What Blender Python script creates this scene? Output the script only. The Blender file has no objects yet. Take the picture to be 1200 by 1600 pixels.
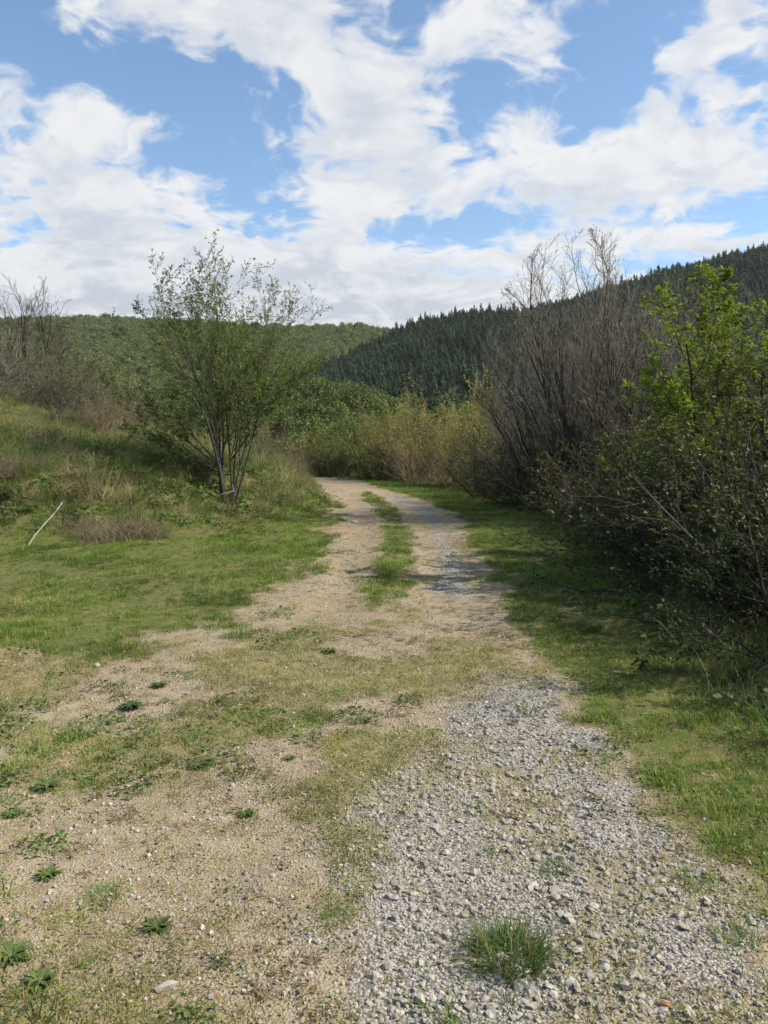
import bpy, math, random
import numpy as np

# ------------------------------------------------------------------ camera, sky, sun, exposure
scene = bpy.context.scene
COL = scene.collection
EYE = 1.6
PITCH = math.radians(5.0)
FOC = 1250.0                                   # focal length in photo pixels (1200 x 1600)
cam_d = bpy.data.cameras.new('camera')
cam_d.sensor_fit = 'VERTICAL'; cam_d.sensor_height = 32.0; cam_d.sensor_width = 24.0
cam_d.lens = 32.0 * FOC / 1600.0
cam_d.clip_start = 0.05; cam_d.clip_end = 8000
cam = bpy.data.objects.new('camera', cam_d); COL.objects.link(cam)
cam.location = (0, 0, EYE); cam.rotation_euler = (math.pi / 2 - PITCH, 0, 0)
scene.camera = cam

SUN_EL = math.radians(43); SUN_AZ = math.radians(97)      # azimuth clockwise from +Y (view direction)
SUN = (math.cos(SUN_EL) * math.sin(SUN_AZ), math.cos(SUN_EL) * math.cos(SUN_AZ), math.sin(SUN_EL))
sun_d = bpy.data.lights.new('sun', 'SUN'); sun_d.energy = 5.0; sun_d.angle = math.radians(0.53); sun_d.color = (1.0, 0.91, 0.76)
sun = bpy.data.objects.new('sun', sun_d); COL.objects.link(sun)
sun.rotation_euler = (math.pi / 2 - SUN_EL, 0, math.pi - SUN_AZ)
sun.location = (20, 0, 30)

scene.render.engine = 'CYCLES'
scene.cycles.use_denoising = True
scene.cycles.max_bounces = 5; scene.cycles.diffuse_bounces = 2; scene.cycles.transmission_bounces = 3
scene.cycles.use_adaptive_sampling = True; scene.cycles.adaptive_threshold = 0.03
scene.cycles.transparent_max_bounces = 4; scene.cycles.caustics_reflective = False; scene.cycles.caustics_refractive = False
vs = scene.view_settings
vs.view_transform = 'Standard'; vs.look = 'None'; vs.exposure = 0.62; vs.gamma = 1.0; vs.use_curve_mapping = False


def ray(px, py):
    cx = (px - 600) / FOC; cy = (800 - py) / FOC
    return (cx, math.cos(PITCH) + cy * math.sin(PITCH), -math.sin(PITCH) + cy * math.cos(PITCH))


def at(px, py, d):
    r = ray(px, py); k = d / r[1]
    return (r[0] * k, d, EYE + r[2] * k)


def gnd(px, py):
    r = ray(px, py); k = -EYE / r[2]
    return (r[0] * k, r[1] * k)


class NT:
    """tiny node-tree helper"""
    def __init__(s, tree):
        s.t = tree; s.n = tree.nodes; s.l = tree.links
        s.n.clear()

    def node(s, typ, **kw):
        n = s.n.new(typ)
        for k, v in kw.items():
            setattr(n, k, v)
        return n

    def set(s, sock, v):
        if hasattr(v, 'is_output') or isinstance(v, bpy.types.NodeSocket):
            s.l.new(v, sock)
        elif v is not None:
            sock.default_value = v

    def math(s, op, a, b=None, c=None, clamp=False):
        n = s.node('ShaderNodeMath', operation=op, use_clamp=clamp)
        for i, v in enumerate((a, b, c)):
            s.set(n.inputs[i], v)
        return n.outputs[0]

    def vmath(s, op, a, b=None, c=None):
        n = s.node('ShaderNodeVectorMath', operation=op)
        for i, v in enumerate((a, b, c)):
            s.set(n.inputs[i], v)
        return n.outputs['Value'] if op in ('DOT_PRODUCT', 'LENGTH', 'DISTANCE') else n.outputs[0]

    def noise(s, vec, scale, detail=3, rough=0.5, dist=0.0):
        n = s.node('ShaderNodeTexNoise')
        s.set(n.inputs['Vector'], vec); n.inputs['Scale'].default_value = scale
        n.inputs['Detail'].default_value = detail; n.inputs['Roughness'].default_value = rough
        n.inputs['Distortion'].default_value = dist
        return n.outputs[0]

    def mrange(s, v, a, b, c=0.0, d=1.0, smooth=True):
        n = s.node('ShaderNodeMapRange', interpolation_type='SMOOTHSTEP' if smooth else 'LINEAR')
        s.set(n.inputs[0], v)
        for i, q in enumerate((a, b, c, d)):
            s.set(n.inputs[1 + i], q)
        return n.outputs[0]

    def mix(s, f, a, b, mode='MIX'):
        n = s.node('ShaderNodeMix', data_type='RGBA', blend_type=mode)
        s.set(n.inputs[0], f)
        for sock, v in ((n.inputs[6], a), (n.inputs[7], b)):
            if isinstance(v, (tuple, list)):
                sock.default_value = (*v[:3], 1)
            else:
                s.set(sock, v)
        return n.outputs[2]


# ---- world: Nishita sky with a cumulus layer (same cover all round, placed masses in view)
world = bpy.data.worlds.new('World'); scene.world = world; world.use_nodes = True
W = NT(world.node_tree)
sky = W.node('ShaderNodeTexSky', sky_type='NISHITA')
sky.sun_disc = False; sky.sun_elevation = SUN_EL; sky.sun_rotation = SUN_AZ
sky.altitude = 500; sky.air_density = 1.0; sky.dust_density = 0.4; sky.ozone_density = 1.0
tc = W.node('ShaderNodeTexCoord')
D = tc.outputs['Generated']
sep = W.node('ShaderNodeSeparateXYZ'); W.l.new(D, sep.inputs[0])
X, Y, Z = sep.outputs
zc = W.math('MAXIMUM', Z, 0.0)
den = W.math('ADD', zc, 0.24)
comb = W.node('ShaderNodeCombineXYZ')
W.l.new(W.math('DIVIDE', X, den), comb.inputs[0]); W.l.new(W.math('DIVIDE', Y, den), comb.inputs[1])
P0 = comb.outputs[0]
uvn = W.node('ShaderNodeCombineXYZ')
U = W.math('ARCTAN2', X, Y); Vv = W.math('ARCSINE', Z)
W.l.new(U, uvn.inputs[0]); W.l.new(Vv, uvn.inputs[1])
# cloud masses: (photo x, y, half width, half height, weight)
MASSES = [(560, 165, 140, 95, .22), (300, 40, 170, 48, .20), (440, 60, 120, 55, .16), (600, 290, 150, 60, .18), (480, 230, 90, 40, .10),
          (110, 170, 85, 45, .16), (240, 205, 80, 26, .14), (60, 250, 110, 32, .14), (150, 330, 230, 55, .20), (330, 285, 95, 22, .12),
          (860, 180, 105, 60, .20), (900, 290, 170, 60, .20), (1060, 170, 110, 110, .20), (1150, 20, 80, 40, .16), (815, 65, 70, 24, .13),
          (700, 60, 40, 34, .11), (1140, 260, 100, 50, .16), (560, 430, 330, 46, .22), (250, 430, 260, 60, .22), (800, 405, 90, 20, .14),
          (920, 365, 180, 26, .16), (1150, 382, 70, 16, .2), (10, 160, 28, 26, .1), (640, 480, 200, 36, .2), (300, 480, 400, 50, .2), (600, 500, 800, 60, .14), (90, 400, 160, 50, .1),
          (350, 170, 70, 75, -.24), (390, 250, 50, 30, -.14), (250, 130, 60, 40, -.12), (760, 120, 40, 50, -.14), (1000, 110, 40, 30, -.10), (50, 60, 80, 60, -.22), (725, 190, 48, 100, -.22), (640, 30, 34, 60, -.18), (700, 372, 70, 26, -.2),
          (1100, 345, 110, 20, -.22), (960, 60, 50, 60, -.16), (455, 330, 50, 28, -.18), (270, 240, 60, 14, -.14), (200, 130, 60, 40, -.14),
          (720, 430, 60, 12, -.14), (30, 440, 60, 22, -.16)]
bias = None
for (mx, my, mw, mh, wt) in MASSES:
    r = ray(mx, my); q = math.sqrt(sum(c * c for c in r))
    u0 = math.atan2(r[0], r[1]); v0 = math.asin(r[2] / q)
    a = mw / FOC * math.cos(u0) ** 2; b = mh / FOC * math.cos(v0)
    v = W.vmath('MULTIPLY_ADD', uvn.outputs[0], (1 / a, 1 / b, 0), (-u0 / a, -v0 / b, 0))
    e = W.math('EXPONENT', W.math('MULTIPLY', W.vmath('DOT_PRODUCT', v, v), -1.0))
    bias = W.math('MULTIPLY_ADD', e, wt, bias if bias is not None else 0.0)


def noise2(vec, scale, detail, rough):
    n = W.node('ShaderNodeTexNoise', noise_dimensions='2D'); W.l.new(vec, n.inputs['Vector'])
    n.inputs['Scale'].default_value = scale; n.inputs['Detail'].default_value = detail; n.inputs['Roughness'].default_value = rough
    return n


warp = W.vmath('MULTIPLY_ADD', noise2(P0, 3.0, 3, .5).outputs['Color'], (0.20, 0.20, 0.0), (-0.10, -0.10, 0.0))


def cloud_n(vec):
    v2 = W.vmath('ADD', vec, warp)
    f = noise2(v2, 4.4, 8, 0.58).outputs[0]
    b = W.math('ABSOLUTE', W.math('MULTIPLY_ADD', noise2(v2, 10.0, 4, 0.5).outputs[0], 2.0, -1.0))
    return W.math('MULTIPLY_ADD', b, -0.28, W.math('ADD', f, 0.05))


n1 = cloud_n(P0)
n2 = cloud_n(W.vmath('MULTIPLY_ADD', P0, (0.94, 0.94, 0.0), (SUN[0] * 0.05, SUN[1] * 0.05, 0.0)))      # towards zenith and sun: tops lit, bases grey
cov = W.math('MULTIPLY_ADD', bias, 0.95, n1)
dens = W.mrange(cov, 0.47, 0.70)
thick = W.mrange(cov, 0.55, 1.0)
rel = W.mrange(W.math('SUBTRACT', n1, n2), -0.16, 0.13, smooth=False)
shade = W.math('ADD', W.math('MULTIPLY', thick, 0.30), W.math('MULTIPLY', W.math('SUBTRACT', 1.0, rel), 0.85), clamp=True)
shade = W.math('MULTIPLY', shade, W.mrange(cov, 0.52, 0.74))
low = W.mrange(Z, 0.05, 0.30)
dark = W.mix(low, (0.58, 0.62, 0.68), (0.68, 0.73, 0.81))
ccol = W.mix(shade, (1.0, 1.0, 1.0), dark)
bg1 = W.node('ShaderNodeBackground'); W.l.new(W.mix(1.0, sky.outputs[0], (.86, 1.0, 1.06), 'MULTIPLY'), bg1.inputs[0]); bg1.inputs[1].default_value = 0.118
bg2 = W.node('ShaderNodeBackground'); W.l.new(ccol, bg2.inputs[0]); bg2.inputs[1].default_value = 0.60
ms = W.node('ShaderNodeMixShader')
hz = W.mrange(Z, -0.02, 0.05)
W.l.new(W.math('MULTIPLY', W.math('MULTIPLY', dens, 0.96), hz), ms.inputs[0])
W.l.new(bg1.outputs[0], ms.inputs[1]); W.l.new(bg2.outputs[0], ms.inputs[2])
wo = W.node('ShaderNodeOutputWorld'); W.l.new(ms.outputs[0], wo.inputs[0])

# ------------------------------------------------------------------ numeric helpers
rng = np.random.default_rng(11)


def smooth(t):
    t = np.clip(t, 0, 1); return t * t * (3 - 2 * t)


def _hash(ix, iy, seed):
    h = (ix.astype(np.int64) * 374761393 + iy.astype(np.int64) * 668265263 + seed * 974634777) & 0xffffffff
    h = ((h ^ (h >> 13)) * 1274126177) & 0xffffffff
    return ((h ^ (h >> 16)) & 0xffff) / 65535.0


def vnoise(x, y, seed=0):
    ix = np.floor(x); iy = np.floor(y); fx = smooth(x - ix); fy = smooth(y - iy)
    a = _hash(ix, iy, seed); b = _hash(ix + 1, iy, seed); c = _hash(ix, iy + 1, seed); d = _hash(ix + 1, iy + 1, seed)
    return (a * (1 - fx) + b * fx) * (1 - fy) + (c * (1 - fx) + d * fx) * fy


def fbm(x, y, seed=0, oct=4):
    s = 0; a = 0.5; t = 0
    for i in range(oct):
        s = s + a * vnoise(x * 2 ** i + 17.3 * i, y * 2 ** i - 9.1 * i, seed + i); t += a; a *= 0.5
    return s / t


def sdist(poly, x, y):
    """signed distance to polygon, positive inside"""
    P = np.asarray(poly, float); Q = np.roll(P, -1, 0)
    d2 = np.full(x.shape, 1e18); ins = np.zeros(x.shape, bool)
    for (ax, ay), (bx, by) in zip(P, Q):
        ex, ey = bx - ax, by - ay
        t = np.clip(((x - ax) * ex + (y - ay) * ey) / (ex * ex + ey * ey + 1e-12), 0, 1)
        d2 = np.minimum(d2, (x - ax - t * ex) ** 2 + (y - ay - t * ey) ** 2)
        if ay != by:
            c = ((ay > y) != (by > y)) & (x < (bx - ax) * (y - ay) / (by - ay) + ax)
            ins ^= c
    d = np.sqrt(d2)
    return np.where(ins, d, -d)


# ------------------------------------------------------------------ layout of the place (metres, camera at the origin)
BANK = [(-90, 9.0), (-40, 10.5), (-12, 11.6), (-6.2, 12.2), (-4.4, 12.7), (-3.0, 14.0), (-1.7, 16.4), (-1.0, 20), (-1.45, 25), (-2.9, 32), (-7, 39),
        (-14, 46), (-30, 54), (-90, 66)]
EDGE = [(2.9, -20), (2.7, 2), (2.85, 5), (3.1, 8), (3.6, 12), (4.1, 17), (4.0, 22), (3.5, 27), (1.5, 32.5), (-2.6, 38), (-8, 45), (-20, 55), (-40, 66),
        (-40, 160), (160, 160), (160, -20)]
TRACK = [gnd(*p) for p in [(-420, 1050), (0, 1042), (60, 1040), (200, 1030), (300, 1012), (380, 990), (455, 950), (500, 905), (522, 870), (536, 840), (543, 810),
                           (538, 790), (520, 770), (490, 754)]] + [(-6.3, 37.5), (-13.5, 44.5), (-29, 52.5), (-30, 54.5), (-12.5, 46.5), (-4.5, 39.0), (-1.2, 34.5)] + \
        [gnd(*p) for p in [(600, 766), (650, 779), (690, 795), (713, 815), (735, 850), (755, 880), (780, 930), (815, 990), (850, 1050), (890, 1120),
                           (940, 1190), (1010, 1290), (1100, 1365), (1200, 1430), (1500, 1600)]] + [(2.0, 0), (2.2, -9), (-9, -9), (-9, 5.4)]
STRIP = [gnd(*p) for p in [(575, 768), (600, 778), (630, 798), (646, 820), (655, 850), (655, 880), (640, 925), (600, 960), (553, 955), (560, 915), (580, 880),
                           (592, 850), (592, 820), (580, 795), (558, 772)]]
RUT_R = [gnd(*p) for p in [(575, 764), (600, 766), (650, 779), (690, 795), (713, 815), (735, 850), (755, 880), (775, 930), (760, 1000), (650, 1000),
                           (652, 930), (657, 880), (655, 850), (646, 818), (628, 797), (597, 778)]]
RUT_L = [gnd(*p) for p in [(490, 754), (520, 770), (538, 790), (543, 810), (536, 840), (524, 870), (505, 905), (470, 960), (560, 970), (565, 915), (580, 880),
                           (592, 850), (592, 820), (580, 795), (556, 772)]]
GRAV = [gnd(*p) for p in [(800, 1070), (850, 1070), (895, 1150), (950, 1225), (1030, 1310), (1110, 1375), (1190, 1450), (1300, 1600)]] + [(1.4, 0), (-.2, 0)] + \
       [gnd(*p) for p in [(590, 1600), (600, 1420), (615, 1330), (655, 1235), (700, 1175), (760, 1120)]]


def interp(px, tab):
    t = np.array(tab, float); return np.interp(px, t[:, 0], t[:, 1])


RIDGE_A = [(-900, 470), (-300, 490), (0, 500), (100, 498), (170, 497), (300, 505), (480, 514), (560, 512), (600, 517), (760, 530), (1700, 545), (2600, 480)]
RIDGE_B = [(300, 690), (380, 640), (430, 602), (470, 580), (540, 552), (600, 524), (640, 507), (690, 494), (760, 483), (810, 481), (900, 464), (1000, 440), (1050, 424),
           (1120, 404), (1200, 388), (1400, 345), (1900, 320), (2800, 420)]
RIDGE_C = [(-600, 600), (200, 610), (330, 600), (420, 604), (470, 600), (520, 594), (560, 602), (640, 640), (700, 690), (1600, 690)]


def polar(x, y):
    a = np.clip(np.arctan2(x, y), -1.05, 1.05)
    r = np.hypot(x, y)
    return 600 + FOC * np.tan(a), r * np.cos(a)


def rise(px, Yd, tab, y0, y1, tree, back):
    zr = EYE + (690 - interp(px, tab)) / FOC * y1 - tree + 9
    t = (Yd - y0) / (y1 - y0)
    up = np.clip(t, 0, 1) ** 1.15
    up = np.where(t > 1, 1 - 0.45 * smooth((Yd - y1) / back), up)
    return np.maximum(zr, 0) * up


def H(x, y):
    x = np.asarray(x, float); y = np.asarray(y, float)
    r = np.hypot(x, y)
    z = 0.05 * (fbm(x * 0.6, y * 0.6, 3) - 0.5) * smooth(r / 4) + 0.015 * (fbm(x * 4, y * 4, 5, 2) - 0.5)
    s = sdist(BANK, x, y) + 0.5 * (fbm(x * 0.7, y * 0.7, 8) - 0.5) * 2
    sp = np.clip(s, 0, None)
    bank = 0.80 * smooth(sp / 2.4) + 0.185 * np.clip(sp - 1, 0, None) + 0.055 * np.clip(-x - 5, 0, None) * smooth(sp / 4)
    bank = np.where(bank > 3.5, 3.5 + 2.8 * (1 - np.exp(-(bank - 3.5) / 2.8)), bank)
    z = z + bank + 0.22 * (fbm(x * 0.45, y * 0.45, 21) - 0.5) * smooth(sp / 2)
    e = np.clip(sdist(EDGE, x, y) - 1.0, 0, None)
    z = z - 7 * (1 - np.exp(-e * 0.035))
    # ruts
    z = z - 0.03 * smooth((sdist(RUT_L, x, y) + 0.1) / 0.35) - 0.025 * smooth((sdist(RUT_R, x, y) + 0.1) / 0.35)
    far = smooth((r - 55) / 60)
    z = z * (1 - far) - 9 * far
    px, Yd = polar(x, y)
    ra = rise(px, Yd, RIDGE_A, 330, 900, 7, 500)
    rb = rise(px, Yd, RIDGE_B, 150, 460, 8.5, 260)
    rc = rise(px, Yd, RIDGE_C, 90, 175, 7, 60)
    h = np.maximum(np.maximum(ra, rb), rc)
    amp = smooth((r - 120) / 150)
    return z + h * far + amp * (5 * (fbm(x / 70, y / 70, 31) - 0.5) + 1.5)


def H1(x, y):
    return float(H(np.array([x]), np.array([y]))[0])


def masks(x, y):
    """cover of the ground: green grass, coarse gravel, track"""
    n = fbm(x * 1.7, y * 1.7, 41) - 0.5; n2 = fbm(x * 6, y * 6, 43, 3) - 0.5
    dt = sdist(TRACK, x, y) + n * (0.55 + 0.9 * smooth((-x - .3) / 1.5)) + n2 * 0.2
    grass = smooth((0.16 - dt) / (0.55 + 0.5 * smooth((-x - .3) / 1.5)))
    st = smooth((sdist(STRIP, x, y) + .10 + n * 0.4 + n2 * 0.15) / 0.3)
    grass = np.maximum(grass, st * 0.62)
    g = sdist(GRAV, x, y) + .14 + n * 1.0 + n2 * 0.35
    grav = smooth((g + 0.55) / 1.15)
    d = np.hypot(x, y)
    patch = fbm(x * 2.2 + 5, y * 2.2, 47, 4)
    side = smooth((x + 2.0) / 2.2) * smooth((6.5 - y) / 2.5)
    grav = np.maximum(grav, 0.40 * side * smooth((patch - 0.44) / 0.16))
    rr = smooth((sdist(RUT_R, x, y) + n * 0.5 + n2 * 0.3 + .05) / 0.45)
    grav = np.maximum(grav, rr * 0.58 * smooth((y - 6.3) / 2.5))
    grav = grav * (1 - grass)
    moss = smooth((fbm(x * 1.3 - 8, y * 1.3 + 3, 53, 5) - 0.46) / 0.16) * (1 - grass) * (1 - smooth((sdist(RUT_L, x, y)) / 0.2)) * (1 - rr)
    return grass, grav, moss, dt


# ------------------------------------------------------------------ mesh helpers
def mesh_np(name, V, faces, mats=(), smooth_sh=False, mat_idx=None):
    """faces: list of int arrays (m,k)"""
    me = bpy.data.meshes.new(name)
    V = np.asarray(V, np.float32)
    me.vertices.add(len(V)); me.vertices.foreach_set('co', V.ravel())
    faces = [np.asarray(f, np.int32) for f in faces if len(f)]
    loops = np.concatenate([f.ravel() for f in faces])
    tot = np.concatenate([np.full(len(f), f.shape[1], np.int32) for f in faces])
    st = np.concatenate([[0], np.cumsum(tot)[:-1]]).astype(np.int32)
    me.loops.add(len(loops)); me.loops.foreach_set('vertex_index', loops)
    me.polygons.add(len(tot)); me.polygons.foreach_set('loop_start', st)
    if mat_idx is not None:
        me.polygons.foreach_set('material_index', np.asarray(mat_idx, np.int32))
    me.polygons.foreach_set('use_smooth', np.full(len(tot), smooth_sh))
    for m in mats:
        me.materials.append(m)
    me.update(calc_edges=True)
    return me


def link(name, me, parent=None):
    o = bpy.data.objects.new(name, me); COL.objects.link(o)
    if parent is not None:
        o.parent = parent
    return o


def tag(o, label, cat, group=None):
    o['label'] = label; o['category'] = cat
    if group:
        o['group'] = group
    return o


def empty(name, loc, rz=0.0, sc=1.0):
    o = bpy.data.objects.new(name, None); COL.objects.link(o)
    o.location = loc; o.rotation_euler = (0, 0, rz)
    o.scale = (sc, sc, sc) if not isinstance(sc, tuple) else sc
    o.empty_display_size = 0.1
    return o


def tubes(polys, k=3):
    """polys: list of (pts, radii) -> verts, quads"""
    groups = {}
    for p, r in polys:
        groups.setdefault(len(p), []).append((p, r))
    VV = []; FF = []; base = 0
    for n, g in groups.items():
        P = np.array([a for a, _ in g], float); R = np.array([b for _, b in g], float)
        T = np.gradient(P, axis=1); T /= np.linalg.norm(T, axis=2, keepdims=True) + 1e-9
        ref = np.cross(P[:, -1] - P[:, 0], rng.normal(size=(len(g), 3)))
        ref = ref[:, None, :] + 0 * T
        ref = ref - T * (ref * T).sum(2, keepdims=True); ref /= np.linalg.norm(ref, axis=2, keepdims=True) + 1e-9
        B = np.cross(T, ref)
        an = np.arange(k) * 2 * math.pi / k
        ring = P[:, :, None, :] + R[:, :, None, None] * (ref[:, :, None, :] * np.cos(an)[None, None, :, None] + B[:, :, None, :] * np.sin(an)[None, None, :, None])
        m = len(g)
        VV.append(ring.reshape(-1, 3))
        idx = base + np.arange(m * n * k).reshape(m, n, k)
        a = idx[:, :-1, :]; b = np.roll(a, -1, 2); c = idx[:, 1:, :]; d = np.roll(c, -1, 2)
        FF.append(np.stack([a, b, d, c], -1).reshape(-1, 4))
        base += m * n * k
    return np.concatenate(VV), [np.concatenate(FF)]


def leaves(P, Dr, size, up=0.5, aspect=0.55, var=0.4):
    """rhombic leaves, slightly folded along the midrib: 2 triangles each"""
    P = np.asarray(P, float); n = len(P)
    N = rng.normal(size=(n, 3)); N[:, 2] = np.abs(N[:, 2]) + up; N /= np.linalg.norm(N, axis=1, keepdims=True)
    A = rng.normal(size=(n, 3)) + np.asarray(Dr, float) * 1.0
    A -= N * (A * N).sum(1, keepdims=True); A /= np.linalg.norm(A, axis=1, keepdims=True) + 1e-9
    B = np.cross(N, A)
    s = size * (1 + var * rng.uniform(-1, 1, (n, 1)))
    fold = rng.uniform(0.05, 0.3, (n, 1))
    v0 = P; v2 = P + A * s
    v1 = P + A * s * 0.45 + B * s * aspect * 0.5 + N * s * fold * 0.4
    v3 = P + A * s * 0.45 - B * s * aspect * 0.5 + N * s * fold * 0.4
    V = np.stack([v0, v1, v2, v3], 1).reshape(-1, 3)
    i = np.arange(n)[:, None] * 4
    return V, [np.concatenate([i + np.array([[0, 1, 2]]), i + np.array([[0, 2, 3]])])]


def _norm(a):
    q = math.sqrt(a[0] * a[0] + a[1] * a[1] + a[2] * a[2]) or 1e-9
    return (a[0] / q, a[1] / q, a[2] / q)


def grow(seed, stems, levels, env=None):
    """stems: (pos, dir, length, radius); levels[0] shapes the stems. Returns polylines per level."""
    R = random.Random(seed); out = [[] for _ in levels]

    def branch(p, d, L, r, lv):
        S = levels[lv]; n = S['seg']; st = L / n
        pts = [p]; rad = [r]; dirs = [d]
        w = S.get('wander', .12); up = S.get('up', .05); tip = S.get('tip', .35)
        for i in range(n):
            d = _norm((d[0] + R.gauss(0, w), d[1] + R.gauss(0, w), d[2] + R.gauss(0, w) + up))
            p = (p[0] + d[0] * st, p[1] + d[1] * st, p[2] + d[2] * st)
            if env is not None and not env(p):
                if i == 0:
                    return
                break
            pts.append(p); rad.append(r * (1 - (1 - tip) * (i + 1) / n)); dirs.append(d)
        out[lv].append((pts, rad))
        if lv + 1 < len(levels):
            C = levels[lv + 1]
            k = max(1, int(C['n'] * R.uniform(.7, 1.3) + .5))
            az = R.uniform(0, 6.28)
            for j in range(k):
                t = C['t0'] + (1 - C['t0']) * (j + R.random()) / k
                f = t * (len(pts) - 1); i = min(int(f), len(pts) - 2); f -= i
                q = tuple(pts[i][c] * (1 - f) + pts[i + 1][c] * f for c in range(3))
                dd = dirs[i + 1]
                az += 2.4 + R.uniform(-.5, .5)
                ang = R.uniform(*C['ang'])
                a = _norm((dd[1], -dd[0], 0.01 + 0.1 * dd[2])); a = _norm(tuple(a[c] - dd[c] * sum(a[e] * dd[e] for e in range(3)) for c in range(3)))
                b = (dd[1] * a[2] - dd[2] * a[1], dd[2] * a[0] - dd[0] * a[2], dd[0] * a[1] - dd[1] * a[0])
                ca, sa, cz, sz = math.cos(ang), math.sin(ang), math.cos(az), math.sin(az)
                nd = tuple(dd[c] * ca + (a[c] * cz + b[c] * sz) * sa for c in range(3))
                ln = L * C['ratio'] * (1 - C.get('taper', .5) * t) * R.uniform(.6, 1.25)
                branch(q, _norm(nd), ln, max(C.get('rmin', .0015), (rad[i] * (1 - f) + rad[i + 1] * f) * C.get('rr', .55)), lv + 1)

    for s in stems:
        branch(*s, 0)
    return out


def leaf_points(polys, per, seed, t0=0.25):
    R = random.Random(seed); P = []; Dd = []
    for pts, _ in polys:
        k = int(per + R.random())
        for j in range(k):
            t = t0 + (1 - t0) * R.random(); f = t * (len(pts) - 1); i = min(int(f), len(pts) - 2); f -= i
            a, b = pts[i], pts[i + 1]
            P.append(tuple(a[c] * (1 - f) + b[c] * f for c in range(3)))
            Dd.append(_norm((b[0] - a[0], b[1] - a[1], b[2] - a[2])))
    return P, Dd


# ------------------------------------------------------------------ materials
def material(name):
    m = bpy.data.materials.new(name); m.use_nodes = True
    return m, NT(m.node_tree)


def out_surface(T, sh, disp=None):
    o = T.node('ShaderNodeOutputMaterial'); T.l.new(sh, o.inputs[0])


def leaf_mat(name, c0, c1, trans=0.35, rough=0.55, big=0.35, spec=0.25, rnd=.24):
    m, T = material(name)
    g = T.node('ShaderNodeNewGeometry'); oi = T.node('ShaderNodeObjectInfo')
    col = T.mix(g.outputs['Random Per Island'], c0, c1)
    nz = T.noise(g.outputs['Position'], 0.9, 3)
    val = T.math('ADD', T.mrange(nz, .3, .7, 1 - big, 1 + big), T.math('MULTIPLY_ADD', oi.outputs['Random'], rnd, -rnd / 2))
    sc = T.node('ShaderNodeVectorMath', operation='SCALE'); T.l.new(col, sc.inputs[0]); T.l.new(val, sc.inputs['Scale'])
    p = T.node('ShaderNodeBsdfPrincipled'); T.l.new(sc.outputs[0], p.inputs['Base Color'])
    p.inputs['Roughness'].default_value = rough; p.inputs['Specular IOR Level'].default_value = spec
    t = T.node('ShaderNodeBsdfTranslucent')
    tcol = T.mix(1.0, sc.outputs[0], (1.0, 1.05, 0.55), 'MULTIPLY'); T.l.new(tcol, t.inputs[0])
    mx = T.node('ShaderNodeMixShader'); mx.inputs[0].default_value = trans
    T.l.new(p.outputs[0], mx.inputs[1]); T.l.new(t.outputs[0], mx.inputs[2])
    out_surface(T, mx.outputs[0]); return m


def bark_mat(name, c0, c1, scale=14):
    m, T = material(name)
    tcn = T.node('ShaderNodeTexCoord')
    st = T.vmath('MULTIPLY', tcn.outputs['Object'], (1, 1, .25))
    n = T.noise(st, scale, 5, .65)
    g = T.node('ShaderNodeNewGeometry')
    f = T.math('ADD', T.mrange(n, .3, .7), T.math('MULTIPLY_ADD', g.outputs['Random Per Island'], .6, -.3), clamp=True)
    p = T.node('ShaderNodeBsdfPrincipled'); T.l.new(T.mix(f, c0, c1), p.inputs['Base Color'])
    p.inputs['Roughness'].default_value = .85; p.inputs['Specular IOR Level'].default_value = .2
    b = T.node('ShaderNodeBump'); b.inputs['Strength'].default_value = .5; b.inputs['Distance'].default_value = .01
    T.l.new(n, b.inputs['Height']); T.l.new(b.outputs[0], p.inputs['Normal'])
    out_surface(T, p.outputs[0]); return m


def stone_mat(name, c0, c1, c2):
    m, T = material(name)
    g = T.node('ShaderNodeNewGeometry'); oi = T.node('ShaderNodeObjectInfo')
    n = T.noise(g.outputs['Position'], 55, 4, .6)
    col = T.mix(oi.outputs['Random'], c0, c1)
    warm = T.mrange(T.noise(g.outputs['Position'], 1.6, 3), .45, .7)
    col = T.mix(T.math('MULTIPLY', warm, .5), col, c2)
    col = T.mix(T.mrange(n, .35, .75), col, T.mix(1.0, col, (.62, .6, .58), 'MULTIPLY'))
    p = T.node('ShaderNodeBsdfPrincipled'); T.l.new(col, p.inputs['Base Color']); p.inputs['Roughness'].default_value = .85
    b = T.node('ShaderNodeBump'); b.inputs['Strength'].default_value = .4; b.inputs['Distance'].default_value = .004
    T.l.new(n, b.inputs['Height']); T.l.new(b.outputs[0], p.inputs['Normal'])
    out_surface(T, p.outputs[0]); return m


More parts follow.
